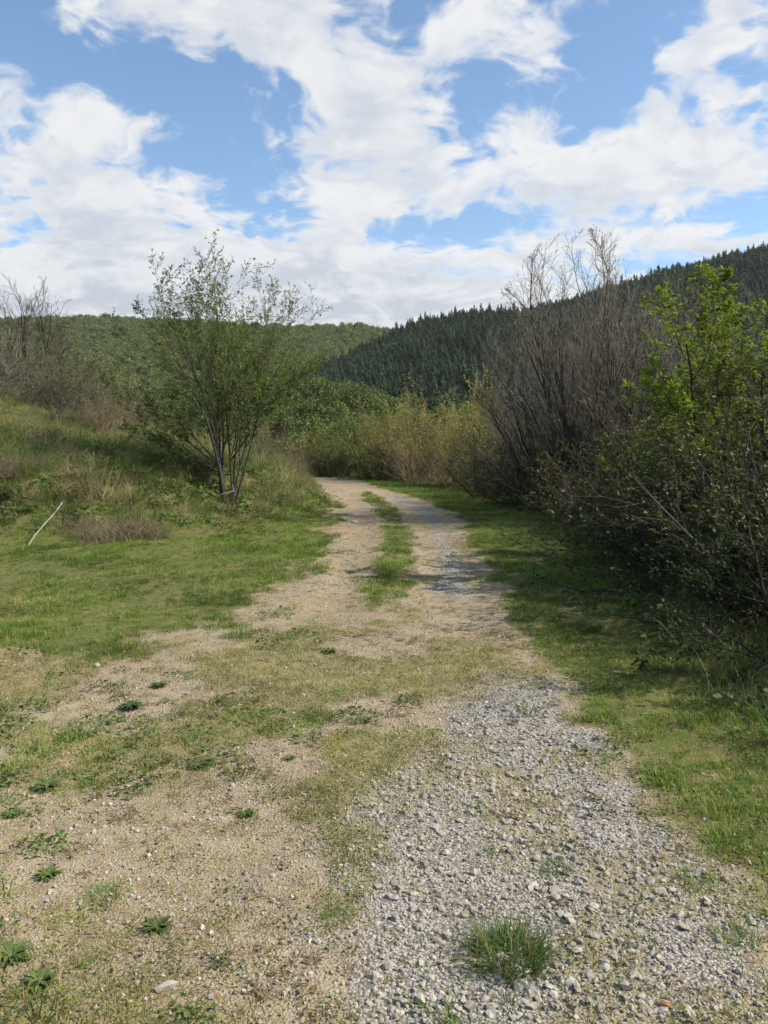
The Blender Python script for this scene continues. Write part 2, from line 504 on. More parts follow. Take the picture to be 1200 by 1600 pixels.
def ground_mat():
    m, T = material('earth_and_grit')
    g = T.node('ShaderNodeNewGeometry'); P = g.outputs['Position']
    at_ = T.node('ShaderNodeAttribute', attribute_name='cover'); sp = T.node('ShaderNodeSeparateColor'); T.l.new(at_.outputs['Color'], sp.inputs[0])
    gr, gv, ms_ = sp.outputs
    wood = at_.outputs['Alpha']
    n1 = T.noise(P, .8, 4, .6); n2 = T.noise(P, 7, 5, .65); n3 = T.noise(P, 60, 4, .7)
    soil = T.mix(T.mrange(n1, .35, .65), (.26, .203, .122), (.31, .25, .16))
    soil = T.mix(T.mrange(T.noise(P, .45, 3), .5, .68), soil, (.285, .185, .10))
    soil = T.mix(T.mrange(n2, .42, .7), soil, (.20, .14, .08))
    soil = T.mix(T.mrange(n3, .45, .8), soil, (.40, .345, .26))
    vo = T.node('ShaderNodeTexVoronoi'); T.l.new(P, vo.inputs['Vector']); vo.inputs['Scale'].default_value = 95
    vs_ = T.node('ShaderNodeSeparateColor'); T.l.new(vo.outputs['Color'], vs_.inputs[0])
    grit = T.mix(vs_.outputs[0], (.20, .19, .175), (.44, .43, .40))
    grit = T.mix(T.mrange(vo.outputs['Distance'], .35, .75), grit, (.14, .12, .09))
    pep = T.math('MULTIPLY', T.mrange(vs_.outputs[1], .55, .75), .45)
    gf = T.math('MAXIMUM', T.mrange(T.math('ADD', gv, T.math('MULTIPLY_ADD', n2, .8, -.4)), .25, .6), pep)
    col = T.mix(gf, soil, grit)
    mossc = T.mix(n2, (.20, .18, .075), (.28, .225, .115))
    col = T.mix(T.math('MULTIPLY', T.mrange(T.math('ADD', ms_, T.math('MULTIPLY_ADD', n3, .9, -.45)), .35, .8), .55), col, mossc)
    turf = T.mix(T.mrange(n2, .35, .65), (.085, .11, .028), (.13, .125, .045))
    turf = T.mix(T.mrange(n1, .55, .75), turf, (.17, .135, .06))
    col = T.mix(T.mrange(T.math('ADD', gr, T.math('MULTIPLY_ADD', n2, .7, -.35)), .3, .7), col, turf)
    col = T.mix(wood, col, T.mix(n2, (.035, .045, .018), (.06, .055, .03)))
    p = T.node('ShaderNodeBsdfPrincipled'); T.l.new(col, p.inputs['Base Color']); p.inputs['Roughness'].default_value = .95; p.inputs['Specular IOR Level'].default_value = .15
    hgt = T.math('ADD', T.math('MULTIPLY', n3, .5), T.math('MULTIPLY', T.math('SUBTRACT', 1.0, vo.outputs['Distance']), .6))
    b = T.node('ShaderNodeBump'); b.inputs['Strength'].default_value = .8; b.inputs['Distance'].default_value = .012
    T.l.new(hgt, b.inputs['Height']); T.l.new(b.outputs[0], p.inputs['Normal'])
    out_surface(T, p.outputs[0]); return m


M = {}
M['ground'] = ground_mat()
M['lawn'] = leaf_mat('short_grass', (.10, .185, .022), (.21, .265, .045), .32, big=.3)
M['lawn_dry'] = leaf_mat('dry_short_grass', (.27, .21, .085), (.36, .30, .13), .25)
M['moss'] = leaf_mat('sparse_yellow_grass', (.20, .205, .05), (.33, .28, .11), .3)
M['tall'] = leaf_mat('tall_green_grass', (.060, .125, .016), (.12, .19, .036), .35)
M['straw'] = leaf_mat('straw', (.24, .205, .10), (.35, .30, .16), .25)
M['straw_grey'] = leaf_mat('weathered_straw', (.17, .135, .085), (.27, .22, .14), .2)
M['weed'] = leaf_mat('weed_leaf', (.07, .115, .032), (.13, .175, .055), .3)
M['clover'] = leaf_mat('ground_herb', (.065, .125, .025), (.12, .17, .040), .3)
M['tuft'] = leaf_mat('tuft_blade', (.065, .135, .024), (.12, .19, .045), .35, big=.15)
M['leaf_main'] = leaf_mat('young_leaf', (.10, .145, .034), (.17, .21, .06), .45)
M['leaf_fresh'] = leaf_mat('fresh_leaf', (.12, .17, .035), (.19, .23, .06), .4)
M['leaf_bright'] = leaf_mat('bright_leaf', (.16, .235, .030), (.25, .31, .052), .5)
M['leaf_olive'] = leaf_mat('olive_leaf', (.085, .10, .028), (.15, .155, .045), .35)
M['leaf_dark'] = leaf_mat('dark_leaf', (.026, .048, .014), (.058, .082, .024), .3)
M['leaf_yellow'] = leaf_mat('willow_catkin_leaf', (.25, .245, .075), (.37, .34, .13), .4)
M['leaf_gold'] = leaf_mat('golden_leaf', (.34, .30, .08), (.46, .40, .12), .4)
M['leaf_brown'] = leaf_mat('withered_leaf', (.15, .10, .055), (.24, .17, .09), .25)
M['bud'] = leaf_mat('pale_bud', (.26, .25, .16), (.36, .34, .22), .3)
M['bark'] = bark_mat('dark_bark', (.028, .024, .020), (.085, .073, .060))
M['bark_grey'] = bark_mat('grey_bark', (.09, .08, .075), (.22, .20, .185))
M['bark_red'] = bark_mat('purple_brown_twig', (.042, .034, .026), (.10, .080, .060))
M['bark_tan'] = bark_mat('tan_twig', (.14, .105, .065), (.26, .20, .125))
M['twig'] = bark_mat('grey_brown_twig', (.11, .098, .082), (.27, .24, .20))
M['deadwood'] = bark_mat('bleached_wood', (.33, .30, .26), (.52, .48, .42), 9)
M['needle'] = leaf_mat('conifer_needle', (.013, .033, .012), (.030, .060, .020), .12, big=.3, rnd=.5)
M['wood_green'] = leaf_mat('spring_wood_leaf', (.10, .135, .026), (.17, .195, .045), .3, big=.3, rnd=.5)
M['wood_dark'] = leaf_mat('valley_wood_leaf', (.065, .10, .022), (.115, .145, .036), .3, big=.3, rnd=.5)
M['wood_brown'] = leaf_mat('leafless_wood_twig', (.10, .085, .06), (.15, .125, .09), .2)
M['stone'] = stone_mat('crushed_limestone', (.225, .21, .18), (.39, .365, .32), (.33, .28, .205))
M['grit'] = stone_mat('tan_grit', (.26, .24, .20), (.48, .45, .39), (.40, .33, .23))
M['stone_rust'] = stone_mat('rust_stone', (.42, .24, .12), (.46, .28, .15), (.40, .22, .12))
M['stone_pale'] = stone_mat('pale_stone', (.32, .30, .26), (.40, .37, .32), (.36, .31, .24))

# ------------------------------------------------------------------ terrain: one continuous sheet, divided into turf, track and hills
angs = np.concatenate([np.linspace(-math.pi, -0.62, 60, endpoint=False), np.linspace(-0.62, 0.62, 400, endpoint=False), np.linspace(0.62, math.pi, 60, endpoint=False)])
rad = 0.35 * (2600 / 0.35) ** (np.arange(400) / 399.0)
RR, AA = np.meshgrid(rad, angs, indexing='ij')
gx = (RR * np.sin(AA)).ravel(); gy = (RR * np.cos(AA)).ravel()
gz = H(gx, gy)
na = len(angs); nr = len(rad)
idx = np.arange(nr * na).reshape(nr, na)
a = idx[:-1, :]; b = idx[1:, :]
quads = np.stack([a, np.roll(a, -1, 1), np.roll(b, -1, 1), b], -1).reshape(-1, 4)[:, ::-1]
GV = np.concatenate([np.stack([gx, gy, gz], 1), [[0, 0, H1(0, 0)]]])
cap = np.stack([np.full(na, nr * na), idx[0], np.roll(idx[0], -1)], 1)[:, ::-1]
g_, v_, m_, dt_ = masks(GV[:, 0], GV[:, 1])
rv = np.hypot(GV[:, 0], GV[:, 1])
cover = np.stack([g_, v_, m_, smooth((rv - 60) / 30)], 1)
qc = GV[quads].mean(1); qr = np.hypot(qc[:, 0], qc[:, 1])
_, _, _, qdt = masks(qc[:, 0], qc[:, 1])
is_hill = qr > 95; is_track = (qdt > 0) & ~is_hill


def sheet(name, faces, tri=None):
    allf = [faces] + ([tri] if tri is not None else [])
    used = np.unique(np.concatenate([f.ravel() for f in allf]))
    mp = np.full(len(GV), -1); mp[used] = np.arange(len(used))
    me = mesh_np(name, GV[used], [mp[f] for f in allf], [M['ground']], True)
    at_ = me.color_attributes.new('cover', 'FLOAT_COLOR', 'POINT')
    at_.data.foreach_set('color', cover[used].astype(np.float32).ravel())
    o = link(name, me); o['kind'] = 'structure'; return o


ground_o = sheet('ground', quads[~is_hill & ~is_track])
track_o = sheet('dirt_track', quads[is_track], cap)
hills_o = sheet('hills', quads[is_hill])


# ------------------------------------------------------------------ scattering (stuff only)
def scatter(name, P, rot, scl, which, protos, label=None, cat=None):
    me = bpy.data.meshes.new(name); n = len(P)
    me.vertices.add(n); me.vertices.foreach_set('co', np.asarray(P, np.float32).ravel())
    me.attributes.new('rot', 'FLOAT_VECTOR', 'POINT').data.foreach_set('vector', np.asarray(rot, np.float32).ravel())
    me.attributes.new('scl', 'FLOAT_VECTOR', 'POINT').data.foreach_set('vector', np.asarray(scl, np.float32).ravel())
    me.attributes.new('which', 'INT', 'POINT').data.foreach_set('value', np.asarray(which, np.int32))
    o = link(name, me); o['kind'] = 'stuff'
    if label:
        o['label'] = label; o['category'] = cat
    t = bpy.data.node_groups.new(name + '_scatter', 'GeometryNodeTree')
    t.interface.new_socket('Geometry', in_out='INPUT', socket_type='NodeSocketGeometry')
    t.interface.new_socket('Geometry', in_out='OUTPUT', socket_type='NodeSocketGeometry')
    gi = t.nodes.new('NodeGroupInput'); go = t.nodes.new('NodeGroupOutput')
    jn = t.nodes.new('GeometryNodeJoinGeometry')
    for pm in protos:
        po = bpy.data.objects.new(pm.name, pm)
        oi = t.nodes.new('GeometryNodeObjectInfo'); oi.inputs['Object'].default_value = po; oi.inputs['As Instance'].default_value = True
        t.links.new(oi.outputs['Geometry'], jn.inputs[0])
    iop = t.nodes.new('GeometryNodeInstanceOnPoints')
    iop.inputs['Pick Instance'].default_value = True

    def attr(nm, ty):
        q = t.nodes.new('GeometryNodeInputNamedAttribute'); q.data_type = ty; q.inputs['Name'].default_value = nm
        return [s for s in q.outputs if s.enabled and s.name == 'Attribute'][0]
    t.links.new(gi.outputs[0], iop.inputs['Points']); t.links.new(jn.outputs[0], iop.inputs['Instance'])
    t.links.new(attr('which', 'INT'), iop.inputs['Instance Index'])
    t.links.new(attr('rot', 'FLOAT_VECTOR'), iop.inputs['Rotation'])
    t.links.new(attr('scl', 'FLOAT_VECTOR'), iop.inputs['Scale'])
    t.links.new(iop.outputs[0], go.inputs[0])
    md = o.modifiers.new('scatter', 'NODES'); md.node_group = t
    return o


def tuft_mesh(name, n, h, spread, w, lean, mats, seg=2, share=None, seed=0):
    """n tapering blades; share: fraction of blades using the 2nd material"""
    r = np.random.default_rng(seed)
    base = np.zeros((n, 3)); rr = spread * np.sqrt(r.uniform(0, 1, n)); th = r.uniform(0, 6.283, n)
    base[:, 0] = rr * np.cos(th); base[:, 1] = rr * np.sin(th); base[:, 2] = -0.01
    hh = h * r.uniform(.45, 1.15, n)
    la = th + r.normal(0, 1.0, n)
    le = lean * r.uniform(.1, 1.2, n)
    dirh = np.stack([np.cos(la), np.sin(la), 0 * la], 1); side = np.stack([-np.sin(la), np.cos(la), 0 * la], 1)
    tw = r.uniform(-1, 1, (n, 1)); side = side * np.cos(tw) + dirh * np.sin(tw)
    ww = w * r.uniform(.6, 1.3, n)
    V = []
    for i in range(seg):
        t = i / seg
        c = base + dirh * (le * hh * t ** 1.8)[:, None] + np.array([0, 0, 1]) * (hh * t * (1 - .28 * le * t))[:, None]
        wd = (ww * (1 - .55 * t))[:, None] * .5
        V += [c - side * wd, c + side * wd]
    V.append(base + dirh * (le * hh)[:, None] + np.array([0, 0, 1]) * (hh * (1 - .28 * le))[:, None])
    k = 2 * seg + 1
    Vn = np.stack(V, 1).reshape(-1, 3); i0 = np.arange(n)[:, None] * k
    q = [i0 + np.array([[2 * i, 2 * i + 1, 2 * i + 3, 2 * i + 2]]) for i in range(seg - 1)]
    tri = i0 + np.array([[2 * seg - 2, 2 * seg - 1, 2 * seg]])
    sel = (r.uniform(0, 1, n) < (share or 0)).astype(int)
    mi = np.concatenate([sel] * (seg - 1) + [sel])
    fs = ([np.concatenate(q)] if q else []) + [tri]
    return mesh_np(name, Vn, fs, mats, False, mi)


def herb_mesh(name, n, spread, size, mats, seed=0):
    r = np.random.default_rng(seed)
    P = np.zeros((n, 3)); rr = spread * np.sqrt(r.uniform(0, 1, n)); th = r.uniform(0, 6.283, n)
    P[:, 0] = rr * np.cos(th); P[:, 1] = rr * np.sin(th); P[:, 2] = r.uniform(0.004, size * 1.3, n)
    V, F = leaves(P, np.stack([np.cos(th), np.sin(th), 0 * th], 1), size, 1.2, .75)
    return mesh_np(name, V, F, mats)


def stone_mesh(name, mat, seed, flat=.6):
    r = np.random.default_rng(seed)
    import bmesh
    bm = bmesh.new(); bmesh.ops.create_icosphere(bm, subdivisions=1, radius=1)
    for k in range(5):                                   # chop facets off a ball: crushed rock
        nrm = r.normal(size=3); nrm /= np.linalg.norm(nrm); dd = r.uniform(.42, .75)
        for v in bm.verts:
            c = np.array(v.co); q = c @ nrm
            if q > dd:
                v.co = c - nrm * (q - dd)
    for v in bm.verts:
        v.co.x *= 1 + r.uniform(-.08, .08); v.co.z *= flat
    s = r.uniform(.65, .95)
    for v in bm.verts:
        v.co.y *= s
    me = bpy.data.meshes.new(name); bm.to_mesh(me); bm.free(); me.materials.append(mat)
    return me


def sample(x0, x1, y0, y1, n):
    return rng.uniform(x0, x1, n), rng.uniform(y0, y1, n)


def fan(n, d0, d1, p=1.0, half=0.56):
    """points in the fan in front of the camera; p = 1 even per ln(distance), 2 even per area"""
    u = rng.uniform(0, 1, n)
    d = d0 * (d1 / d0) ** u if p == 1 else (d0 ** p + u * (d1 ** p - d0 ** p)) ** (1 / p)
    a = rng.uniform(-half, half, n)
    return d * np.tan(a), d


def rots(n, tilt=.12):
    return np.stack([rng.normal(0, tilt, n), rng.normal(0, tilt, n), rng.uniform(0, 6.283, n)], 1)


def iso(s):
    return np.stack([s, s, s], 1)


# --- gravel
stones = [stone_mesh('gravel_stone', M['stone'], 100 + i, .5 + .05 * i) for i in range(7)]
x, y = fan(330000, 1.3, 34, 1.2, .53)
g_, v_, m_, dt_ = masks(x, y)
keep = rng.uniform(0, 1, len(x)) < np.where(y < 13, 1, .35) * smooth((v_ - .06) / .6)
x, y = x[keep], y[keep]
vk = v_[keep]
s = (.6 + .4 * smooth((vk - .35) / .35)) * np.clip(rng.lognormal(math.log(.0082), .45, len(x)), .003, .025) * (1 + np.clip(y - 6, 0, 20) * .02)
P = np.stack([x, y, H(x, y) + s * .12], 1)
scatter('gravel', P, rng.uniform(0, 6.283, (len(x), 3)) * [.1, .1, 1], iso(s), rng.integers(0, 7, len(x)), stones, 'loose grey crushed stone lying along the track', 'gravel')
# --- fine grit over bare earth
grits = [stone_mesh('grit_grain', M['grit'], 200 + i, .6) for i in range(4)]
x, y = fan(130000, 1.3, 22, 1.3, .53)
g_, v_, m_, dt_ = masks(x, y)
keep = (rng.uniform(0, 1, len(x)) < (1 - g_) * .9)
x, y = x[keep], y[keep]
s = np.clip(rng.lognormal(math.log(.0048), .5, len(x)), .002, .016)
scatter('grit', np.stack([x, y, H(x, y) + s * .2], 1), rng.uniform(0, 6.283, (len(x), 3)), iso(s), rng.integers(0, 4, len(x)), grits,
        'fine tan grit strewn over the bare earth', 'gravel')

# --- short turf
T_lawn = [tuft_mesh('turf', 26, .075, .06, .0042, .9, [M['lawn'], M['lawn_dry']], 2, .12, 1), tuft_mesh('turf', 24, .06, .07, .0045, 1.2, [M['lawn'], M['lawn_dry']], 2, .25, 2),
          herb_mesh('turf', 22, .07, .022, [M['clover']], 3), tuft_mesh('turf', 28, .10, .06, .0042, .8, [M['tall'], M['lawn']], 2, .5, 4),
          tuft_mesh('turf', 22, .06, .07, .004, 1.5, [M['lawn_dry'], M['lawn']], 2, .3, 5)]
x, y = fan(150000, 1.5, 40, 1.15, .60)
g_, v_, m_, dt_ = masks(x, y)
pn = fbm(x * .55 + 3, y * .55, 61, 4); pn2 = fbm(x * 2.5, y * 2.5, 63, 3)
sb = sdist(BANK, x, y)
dens = smooth((g_ - .15) / .6) * np.where(sb > .6, .45, 1.0) * (.62 + .38 * smooth((pn2 - .33) / .2))
keep = rng.uniform(0, 1, len(x)) < dens
x, y, pn, pn2, sb, g_ = (q[keep] for q in (x, y, pn, pn2, sb, g_))
which = rng.choice(5, len(x), p=[.36, .2, .2, .18, .06])
which = np.where((pn > .56) & (rng.uniform(0, 1, len(x)) < .6), rng.choice([1, 4], len(x)), which)
s = rng.uniform(.5, .95, len(x)) * (.6 + .5 * smooth((pn2 - .35) / .3)) * (1 + np.clip(y - 8, 0, 25) * .03)
scatter('turf_grass', np.stack([x, y, H(x, y)], 1), rots(len(x)), iso(s), which, T_lawn, 'short trodden green grass beside the track', 'grass')

# --- sparse yellowish growth on the clearing
T_moss = [tuft_mesh('sparse', 9, .028, .03, .003, 1.4, [M['moss'], M['lawn_dry']], 2, .35, 11), tuft_mesh('sparse', 8, .022, .035, .003, 1.6, [M['lawn_dry'], M['moss']], 2, .3, 12),
          herb_mesh('sparse', 9, .03, .009, [M['clover']], 13), tuft_mesh('sparse', 12, .045, .03, .003, 1.1, [M['lawn'], M['moss']], 2, .4, 14)]
x, y = fan(210000, 1.3, 18, 1.25, .53)
g_, v_, m_, dt_ = masks(x, y)
dens = (m_ * .62 + .13) * (1 - .75 * smooth((v_ - .3) / .5)) * (1 - g_)
keep = rng.uniform(0, 1, len(x)) < dens
x, y = x[keep], y[keep]
which = rng.choice(4, len(x), p=[.38, .26, .22, .14])
s = rng.uniform(.5, 1.5, len(x))
scatter('sparse_grass', np.stack([x, y, H(x, y)], 1), rots(len(x)), iso(s), which, T_moss, 'thin yellowish grass dotted over the bare clearing', 'grass')

# --- small green weeds on the clearing
T_weed = [tuft_mesh('weeds', 30, .06, .045, .004, 1.1, [M['weed'], M['lawn']], 2, .3, 21), herb_mesh('weeds', 34, .05, .015, [M['weed']], 22), herb_mesh('weeds', 50, .07, .014, [M['clover']], 23)]
x, y = fan(2000, 1.6, 12, 1.3, .5)
g_, v_, m_, dt_ = masks(x, y)
pn = fbm(x * 1.1, y * 1.1, 71, 4)
keep = rng.uniform(0, 1, len(x)) < smooth((pn - .5) / .15) * (1 - g_) * (1 - .7 * v_) * (.25 + .75 * smooth((.6 - x) / 1.5))
x, y = x[keep], y[keep]
scatter('small_weeds', np.stack([x, y, H(x, y)], 1), rots(len(x)), iso(rng.uniform(.8, 2.0, len(x))), rng.integers(0, 3, len(x)), T_weed,
        'small green weeds sprouting from the stony clearing', 'weeds')

# --- dead leaves and bits of twig
def litter_mesh(name, seed):
    r = np.random.default_rng(seed)
    V, F = leaves(r.uniform(-.05, .05, (5, 3)) * [1, 1, .1] + [0, 0, .006], r.normal(size=(5, 3)) * [1, 1, 0], .022, 3.0, .5)
    tv, tf = tubes([([(-.03, .01, .005), (0, .0, .007), (.04, .012, .006)], [.0016, .0018, .001]), ([(.0, -.03, .005), (.02, -.03, .008), (.05, -.04, .006)], [.001, .0012, .0008])], 3)
    return mesh_np(name, np.concatenate([V, tv]), F + [tf[0] + len(V)], [M['leaf_brown'], M['straw_grey']], False, [0] * len(F[0]) + [1] * len(tf[0]))


x, y = fan(5200, 1.5, 14, 1.3, .53)
g_, v_, m_, dt_ = masks(x, y)
keep = rng.uniform(0, 1, len(x)) < .25 + .75 * smooth((fbm(x * .9, y * .9, 77) - .45) / .15)
x, y = x[keep], y[keep]
scatter('litter', np.stack([x, y, H(x, y)], 1), rots(len(x), .05), iso(rng.uniform(.5, 1.3, len(x))), rng.integers(0, 3, len(x)), [litter_mesh('litter', 730 + i) for i in range(3)],
        'dead leaves and twig bits strewn on the ground', 'litter')

# --- taller growth on the bank, the hillside and along the hedge
T_tall = [tuft_mesh('meadow', 34, .34, .10, .006, .75, [M['tall'], M['lawn']], 3, .25, 31), tuft_mesh('meadow', 30, .24, .11, .006, .9, [M['lawn'], M['tall']], 3, .3, 32),
          tuft_mesh('meadow', 30, .42, .13, .0045, .8, [M['straw'], M['lawn']], 3, .15, 33), tuft_mesh('meadow', 30, .34, .14, .0045, 1.1, [M['straw_grey'], M['straw']], 3, .3, 34),
          herb_mesh('meadow', 60, .16, .05, [M['clover']], 35)]
x, y = fan(80000, 3, 62, 1.3, .66)
g_, v_, m_, dt_ = masks(x, y)
sb = sdist(BANK, x, y); se = sdist(EDGE, x, y)
pn = fbm(x * .35, y * .35, 81, 4)
on_bank = smooth((sb - .1) / .8)
# lush green grows on the bank foot west of the tree, straw higher up and along the bend
lush = 1.15 * smooth((5.2 - sb) / 2.0) * smooth((-x - 2.2) / 1.2) * smooth((19 - y) / 3)
by_hedge = smooth((se + .9) / .7) * smooth((2.0 - se) / .8)
dens = np.maximum(on_bank * .85, by_hedge * .6) * smooth((g_ - .4) / .4)
keep = rng.uniform(0, 1, len(x)) < dens
x, y, sb, se, pn, lush = (q[keep] for q in (x, y, sb, se, pn, lush))
u = rng.uniform(0, 1, len(x))
dry = np.clip(.10 + .36 * smooth((sb - 3.5) / 3) + .2 * smooth((y - 17) / 4) - lush * .5 + (pn - .5) * 1.6, .04, .9); dry = np.where(sb < .1, .10, dry)
which = np.where(u < dry, np.where(rng.uniform(0, 1, len(x)) < .55, 2, 3), rng.choice([0, 1, 4, 1, 0], len(x)))
s = rng.uniform(.75, 1.45, len(x)) * (1 + np.clip(y - 16, 0, 30) * .015)
s = np.where(sb < .1, s * .8, s) * (1 - .38 * smooth((sb - 4) / 3) * smooth((-x - 4) / 2))
s = np.where((sb > 0) & (sb < .9), s * .7, s)
scatter('meadow_grass', np.stack([x, y, H(x, y)], 1), rots(len(x)), np.stack([s, s, s * rng.uniform(.75, 1.25, len(x))], 1), which, T_tall,
        'tall mixed green and straw-coloured grass on the bank and verge', 'grass')

# ------------------------------------------------------------------ far woods
def conifer_mesh(name, seed, mats):
    r = np.random.default_rng(seed)
    P = []; F = []
    k = 5                                              # trunk
    for zz, rr in ((0, .22), (6.5, .12), (13.2, .02)):
        for j in range(k):
            P.append((rr * math.cos(j * 6.283 / k), rr * math.sin(j * 6.283 / k), zz))
    Q = []
    for i in range(2):
        for j in range(k):
            Q.append((i * k + j, i * k + (j + 1) % k, (i + 1) * k + (j + 1) % k, (i + 1) * k + j))
    nq = len(Q); T = []
    z = 1.6
    while z < 13:
        L = (2.4 + .25 * (seed % 5)) * (1 - z / 13.6) ** (.6 + .08 * (seed % 4)) + .12
        for j in range(9):
            a_ = r.uniform(0, 6.283); l = L * r.uniform(.65, 1.2); dr = l * r.uniform(.1, .45)
            c, s_ = math.cos(a_), math.sin(a_); w_ = l * .34
            b0 = len(P); z0 = z + r.uniform(-.2, .2)
            P += [(0, 0, z0 + .25), (c * l * .6 - s_ * w_, s_ * l * .6 + c * w_, z0 - dr * .6 - .2), (c * l, s_ * l, z0 - dr), (c * l * .6 + s_ * w_, s_ * l * .6 - c * w_, z0 - dr * .6 - .2),
                  (c * l * .5, s_ * l * .5, z0 - dr * .2 + .12)]
            T += [(b0, b0 + 1, b0 + 4), (b0 + 4, b0 + 1, b0 + 2), (b0 + 4, b0 + 2, b0 + 3), (b0, b0 + 4, b0 + 3)]
        z += .62
    P += [(.1, 0, 12.8), (-.05, .09, 12.8), (-.05, -.09, 12.8), (0, 0, 14.2)]
    n = len(P); T += [(n - 4, n - 3, n - 1), (n - 3, n - 2, n - 1), (n - 2, n - 4, n - 1)]
    return mesh_np(name, P, [Q, T], mats, False, [1] * nq + [0] * len(T))


def crown_mesh(name, seed, n, size, mats, trunk=True):
    r = np.random.default_rng(seed)
    C = []
    for i in range(11):
        a_ = r.uniform(0, 6.283); q = r.uniform(0, 2.3)
        C.append((q * math.cos(a_), q * math.sin(a_), r.uniform(3.2, 7.4) - q * .5, r.uniform(1.2, 2.0)))
    C = np.array(C)
    k = r.integers(0, len(C), n)
    d = r.normal(size=(n, 3)); d /= np.linalg.norm(d, axis=1, keepdims=True)
    P = C[k, :3] + d * C[k, 3:4] * r.uniform(.55, 1.05, (n, 1)) * [1, 1, .85]
    V, F = leaves(P, d * .5, size, .3, .9)
    if trunk:
        tv, tf = tubes([([(0, 0, 0), (.1, .05, 2), (.15, 0, 4.5), (.1, .2, 6)], [.2, .16, .1, .04]), ([(.1, .05, 2), (.8, .5, 3.6), (1.4, .6, 5)], [.1, .07, .03]),
                        ([(.1, .05, 1.8), (-.8, .2, 3.4), (-1.5, -.4, 4.8)], [.1, .07, .03])], 4)
        n0 = len(V); V = np.concatenate([V, tv]); F = F + [tf[0] + n0]
        return mesh_np(name, V, F, mats, False, np.concatenate([np.zeros(len(F[0]), int), np.ones(len(tf[0]), int)]))
    return mesh_np(name, V, F, mats)


conifers = [conifer_mesh('conifer', 300 + i, [M['needle'], M['bark']]) for i in range(5)]
# conifer wood on the right-hand hill
n = 42000
px = rng.uniform(330, 1650, n); Yd = 150 + 400 * np.sqrt(rng.uniform(0, 1, n))
x = (px - 600) / FOC * Yd; y = Yd
rb = rise(px, Yd, RIDGE_B, 150, 460, 8.5, 260); rc = rise(px, Yd, RIDGE_C, 90, 175, 7, 60); ra = rise(px, Yd, RIDGE_A, 330, 900, 7, 500)
edge_n = (fbm(x / 40, y / 40, 91) - .5) * 70
keep = (rb > rc) & (rb > ra + 1) & (px + edge_n > 455 + np.clip(260 - Yd, 0, 110) * .9) & (rng.uniform(0, 1, n) < .55)
x, y = x[keep], y[keep]
s = rng.uniform(.30, .70, len(x)) * (.7 + .6 * fbm(x / 25, y / 25, 95))
scatter('conifer_wood', np.stack([x, y, H(x, y) - .3], 1), rots(len(x), .02), np.stack([s * 1.35, s * 1.35, s * rng.uniform(.85, 1.2, len(x))], 1), rng.integers(0, 5, len(x)), conifers,
        'dark conifer wood covering the hill that rises to the right', 'forest')
# broadleaf wood on the far hill
far_cr = [crown_mesh('broadleaf', 320 + i, 330, .9, [M['wood_green'], M['bark']]) for i in range(4)]
n = 16000
px = rng.uniform(-500, 1000, n); Yd = 330 + 640 * rng.uniform(0, 1, n) ** .8
x = (px - 600) / FOC * Yd; y = Yd
rb = rise(px, Yd, RIDGE_B, 150, 460, 8.5, 260); ra = rise(px, Yd, RIDGE_A, 330, 900, 7, 500)
keep = (ra > rb - 3)
x, y = x[keep], y[keep]
s = rng.uniform(.7, 1.25, len(x))
scatter('far_broadleaf_wood', np.stack([x, y, H(x, y) - .8], 1), rots(len(x), .03), iso(s), rng.integers(0, 4, len(x)), far_cr,
        'pale green broadleaf wood over the farthest ridge', 'forest')
# denser broadleaf wood on the low rise in the valley
mid_cr = [crown_mesh('broadleaf', 340 + i, 1700, .36, [M['wood_dark'], M['bark']]) for i in range(4)]
n = 3000
px = rng.uniform(-300, 760, n); Yd = 100 + 130 * rng.uniform(0, 1, n)
x = (px - 600) / FOC * Yd; y = Yd
rb = rise(px, Yd, RIDGE_B, 150, 460, 8.5, 260); rc = rise(px, Yd, RIDGE_C, 90, 175, 7, 60)
keep = (rng.uniform(0, 1, n) < .75)
x, y = x[keep], y[keep]
s = rng.uniform(.6, 1.15, len(x))
scatter('valley_wood', np.stack([x, y, H(x, y) - .8], 1), rots(len(x), .03), iso(s), rng.integers(0, 4, len(x)), mid_cr,
        'mid green broadleaf wood in the valley below the conifers', 'forest')

# conifers that stand clear against the sky on the ridge
RIDGE_TREES = [(741, 484, 'slim dark conifer standing clear where the ridge first levels out'), (803, 474, 'dark conifer on the ridge just left of the bare tree tops'),
               (672, 492, 'small conifer spire halfway up the ridge above the far hedge'), (765, 478, 'second conifer spire along the level stretch of the ridge')]
for px_, py_, lab in RIDGE_TREES:
    xx, yy, _ = at(px_, py_, 462)
    root = empty('conifer_tree', (xx, yy, H1(xx, yy) - .2), rng.uniform(0, 6), (.75, .75, .78))
    tag(root, lab, 'conifer', 'conifers along the skyline')
    me = conifers[int(rng.integers(0, 5))]
    link('crown', me, root)

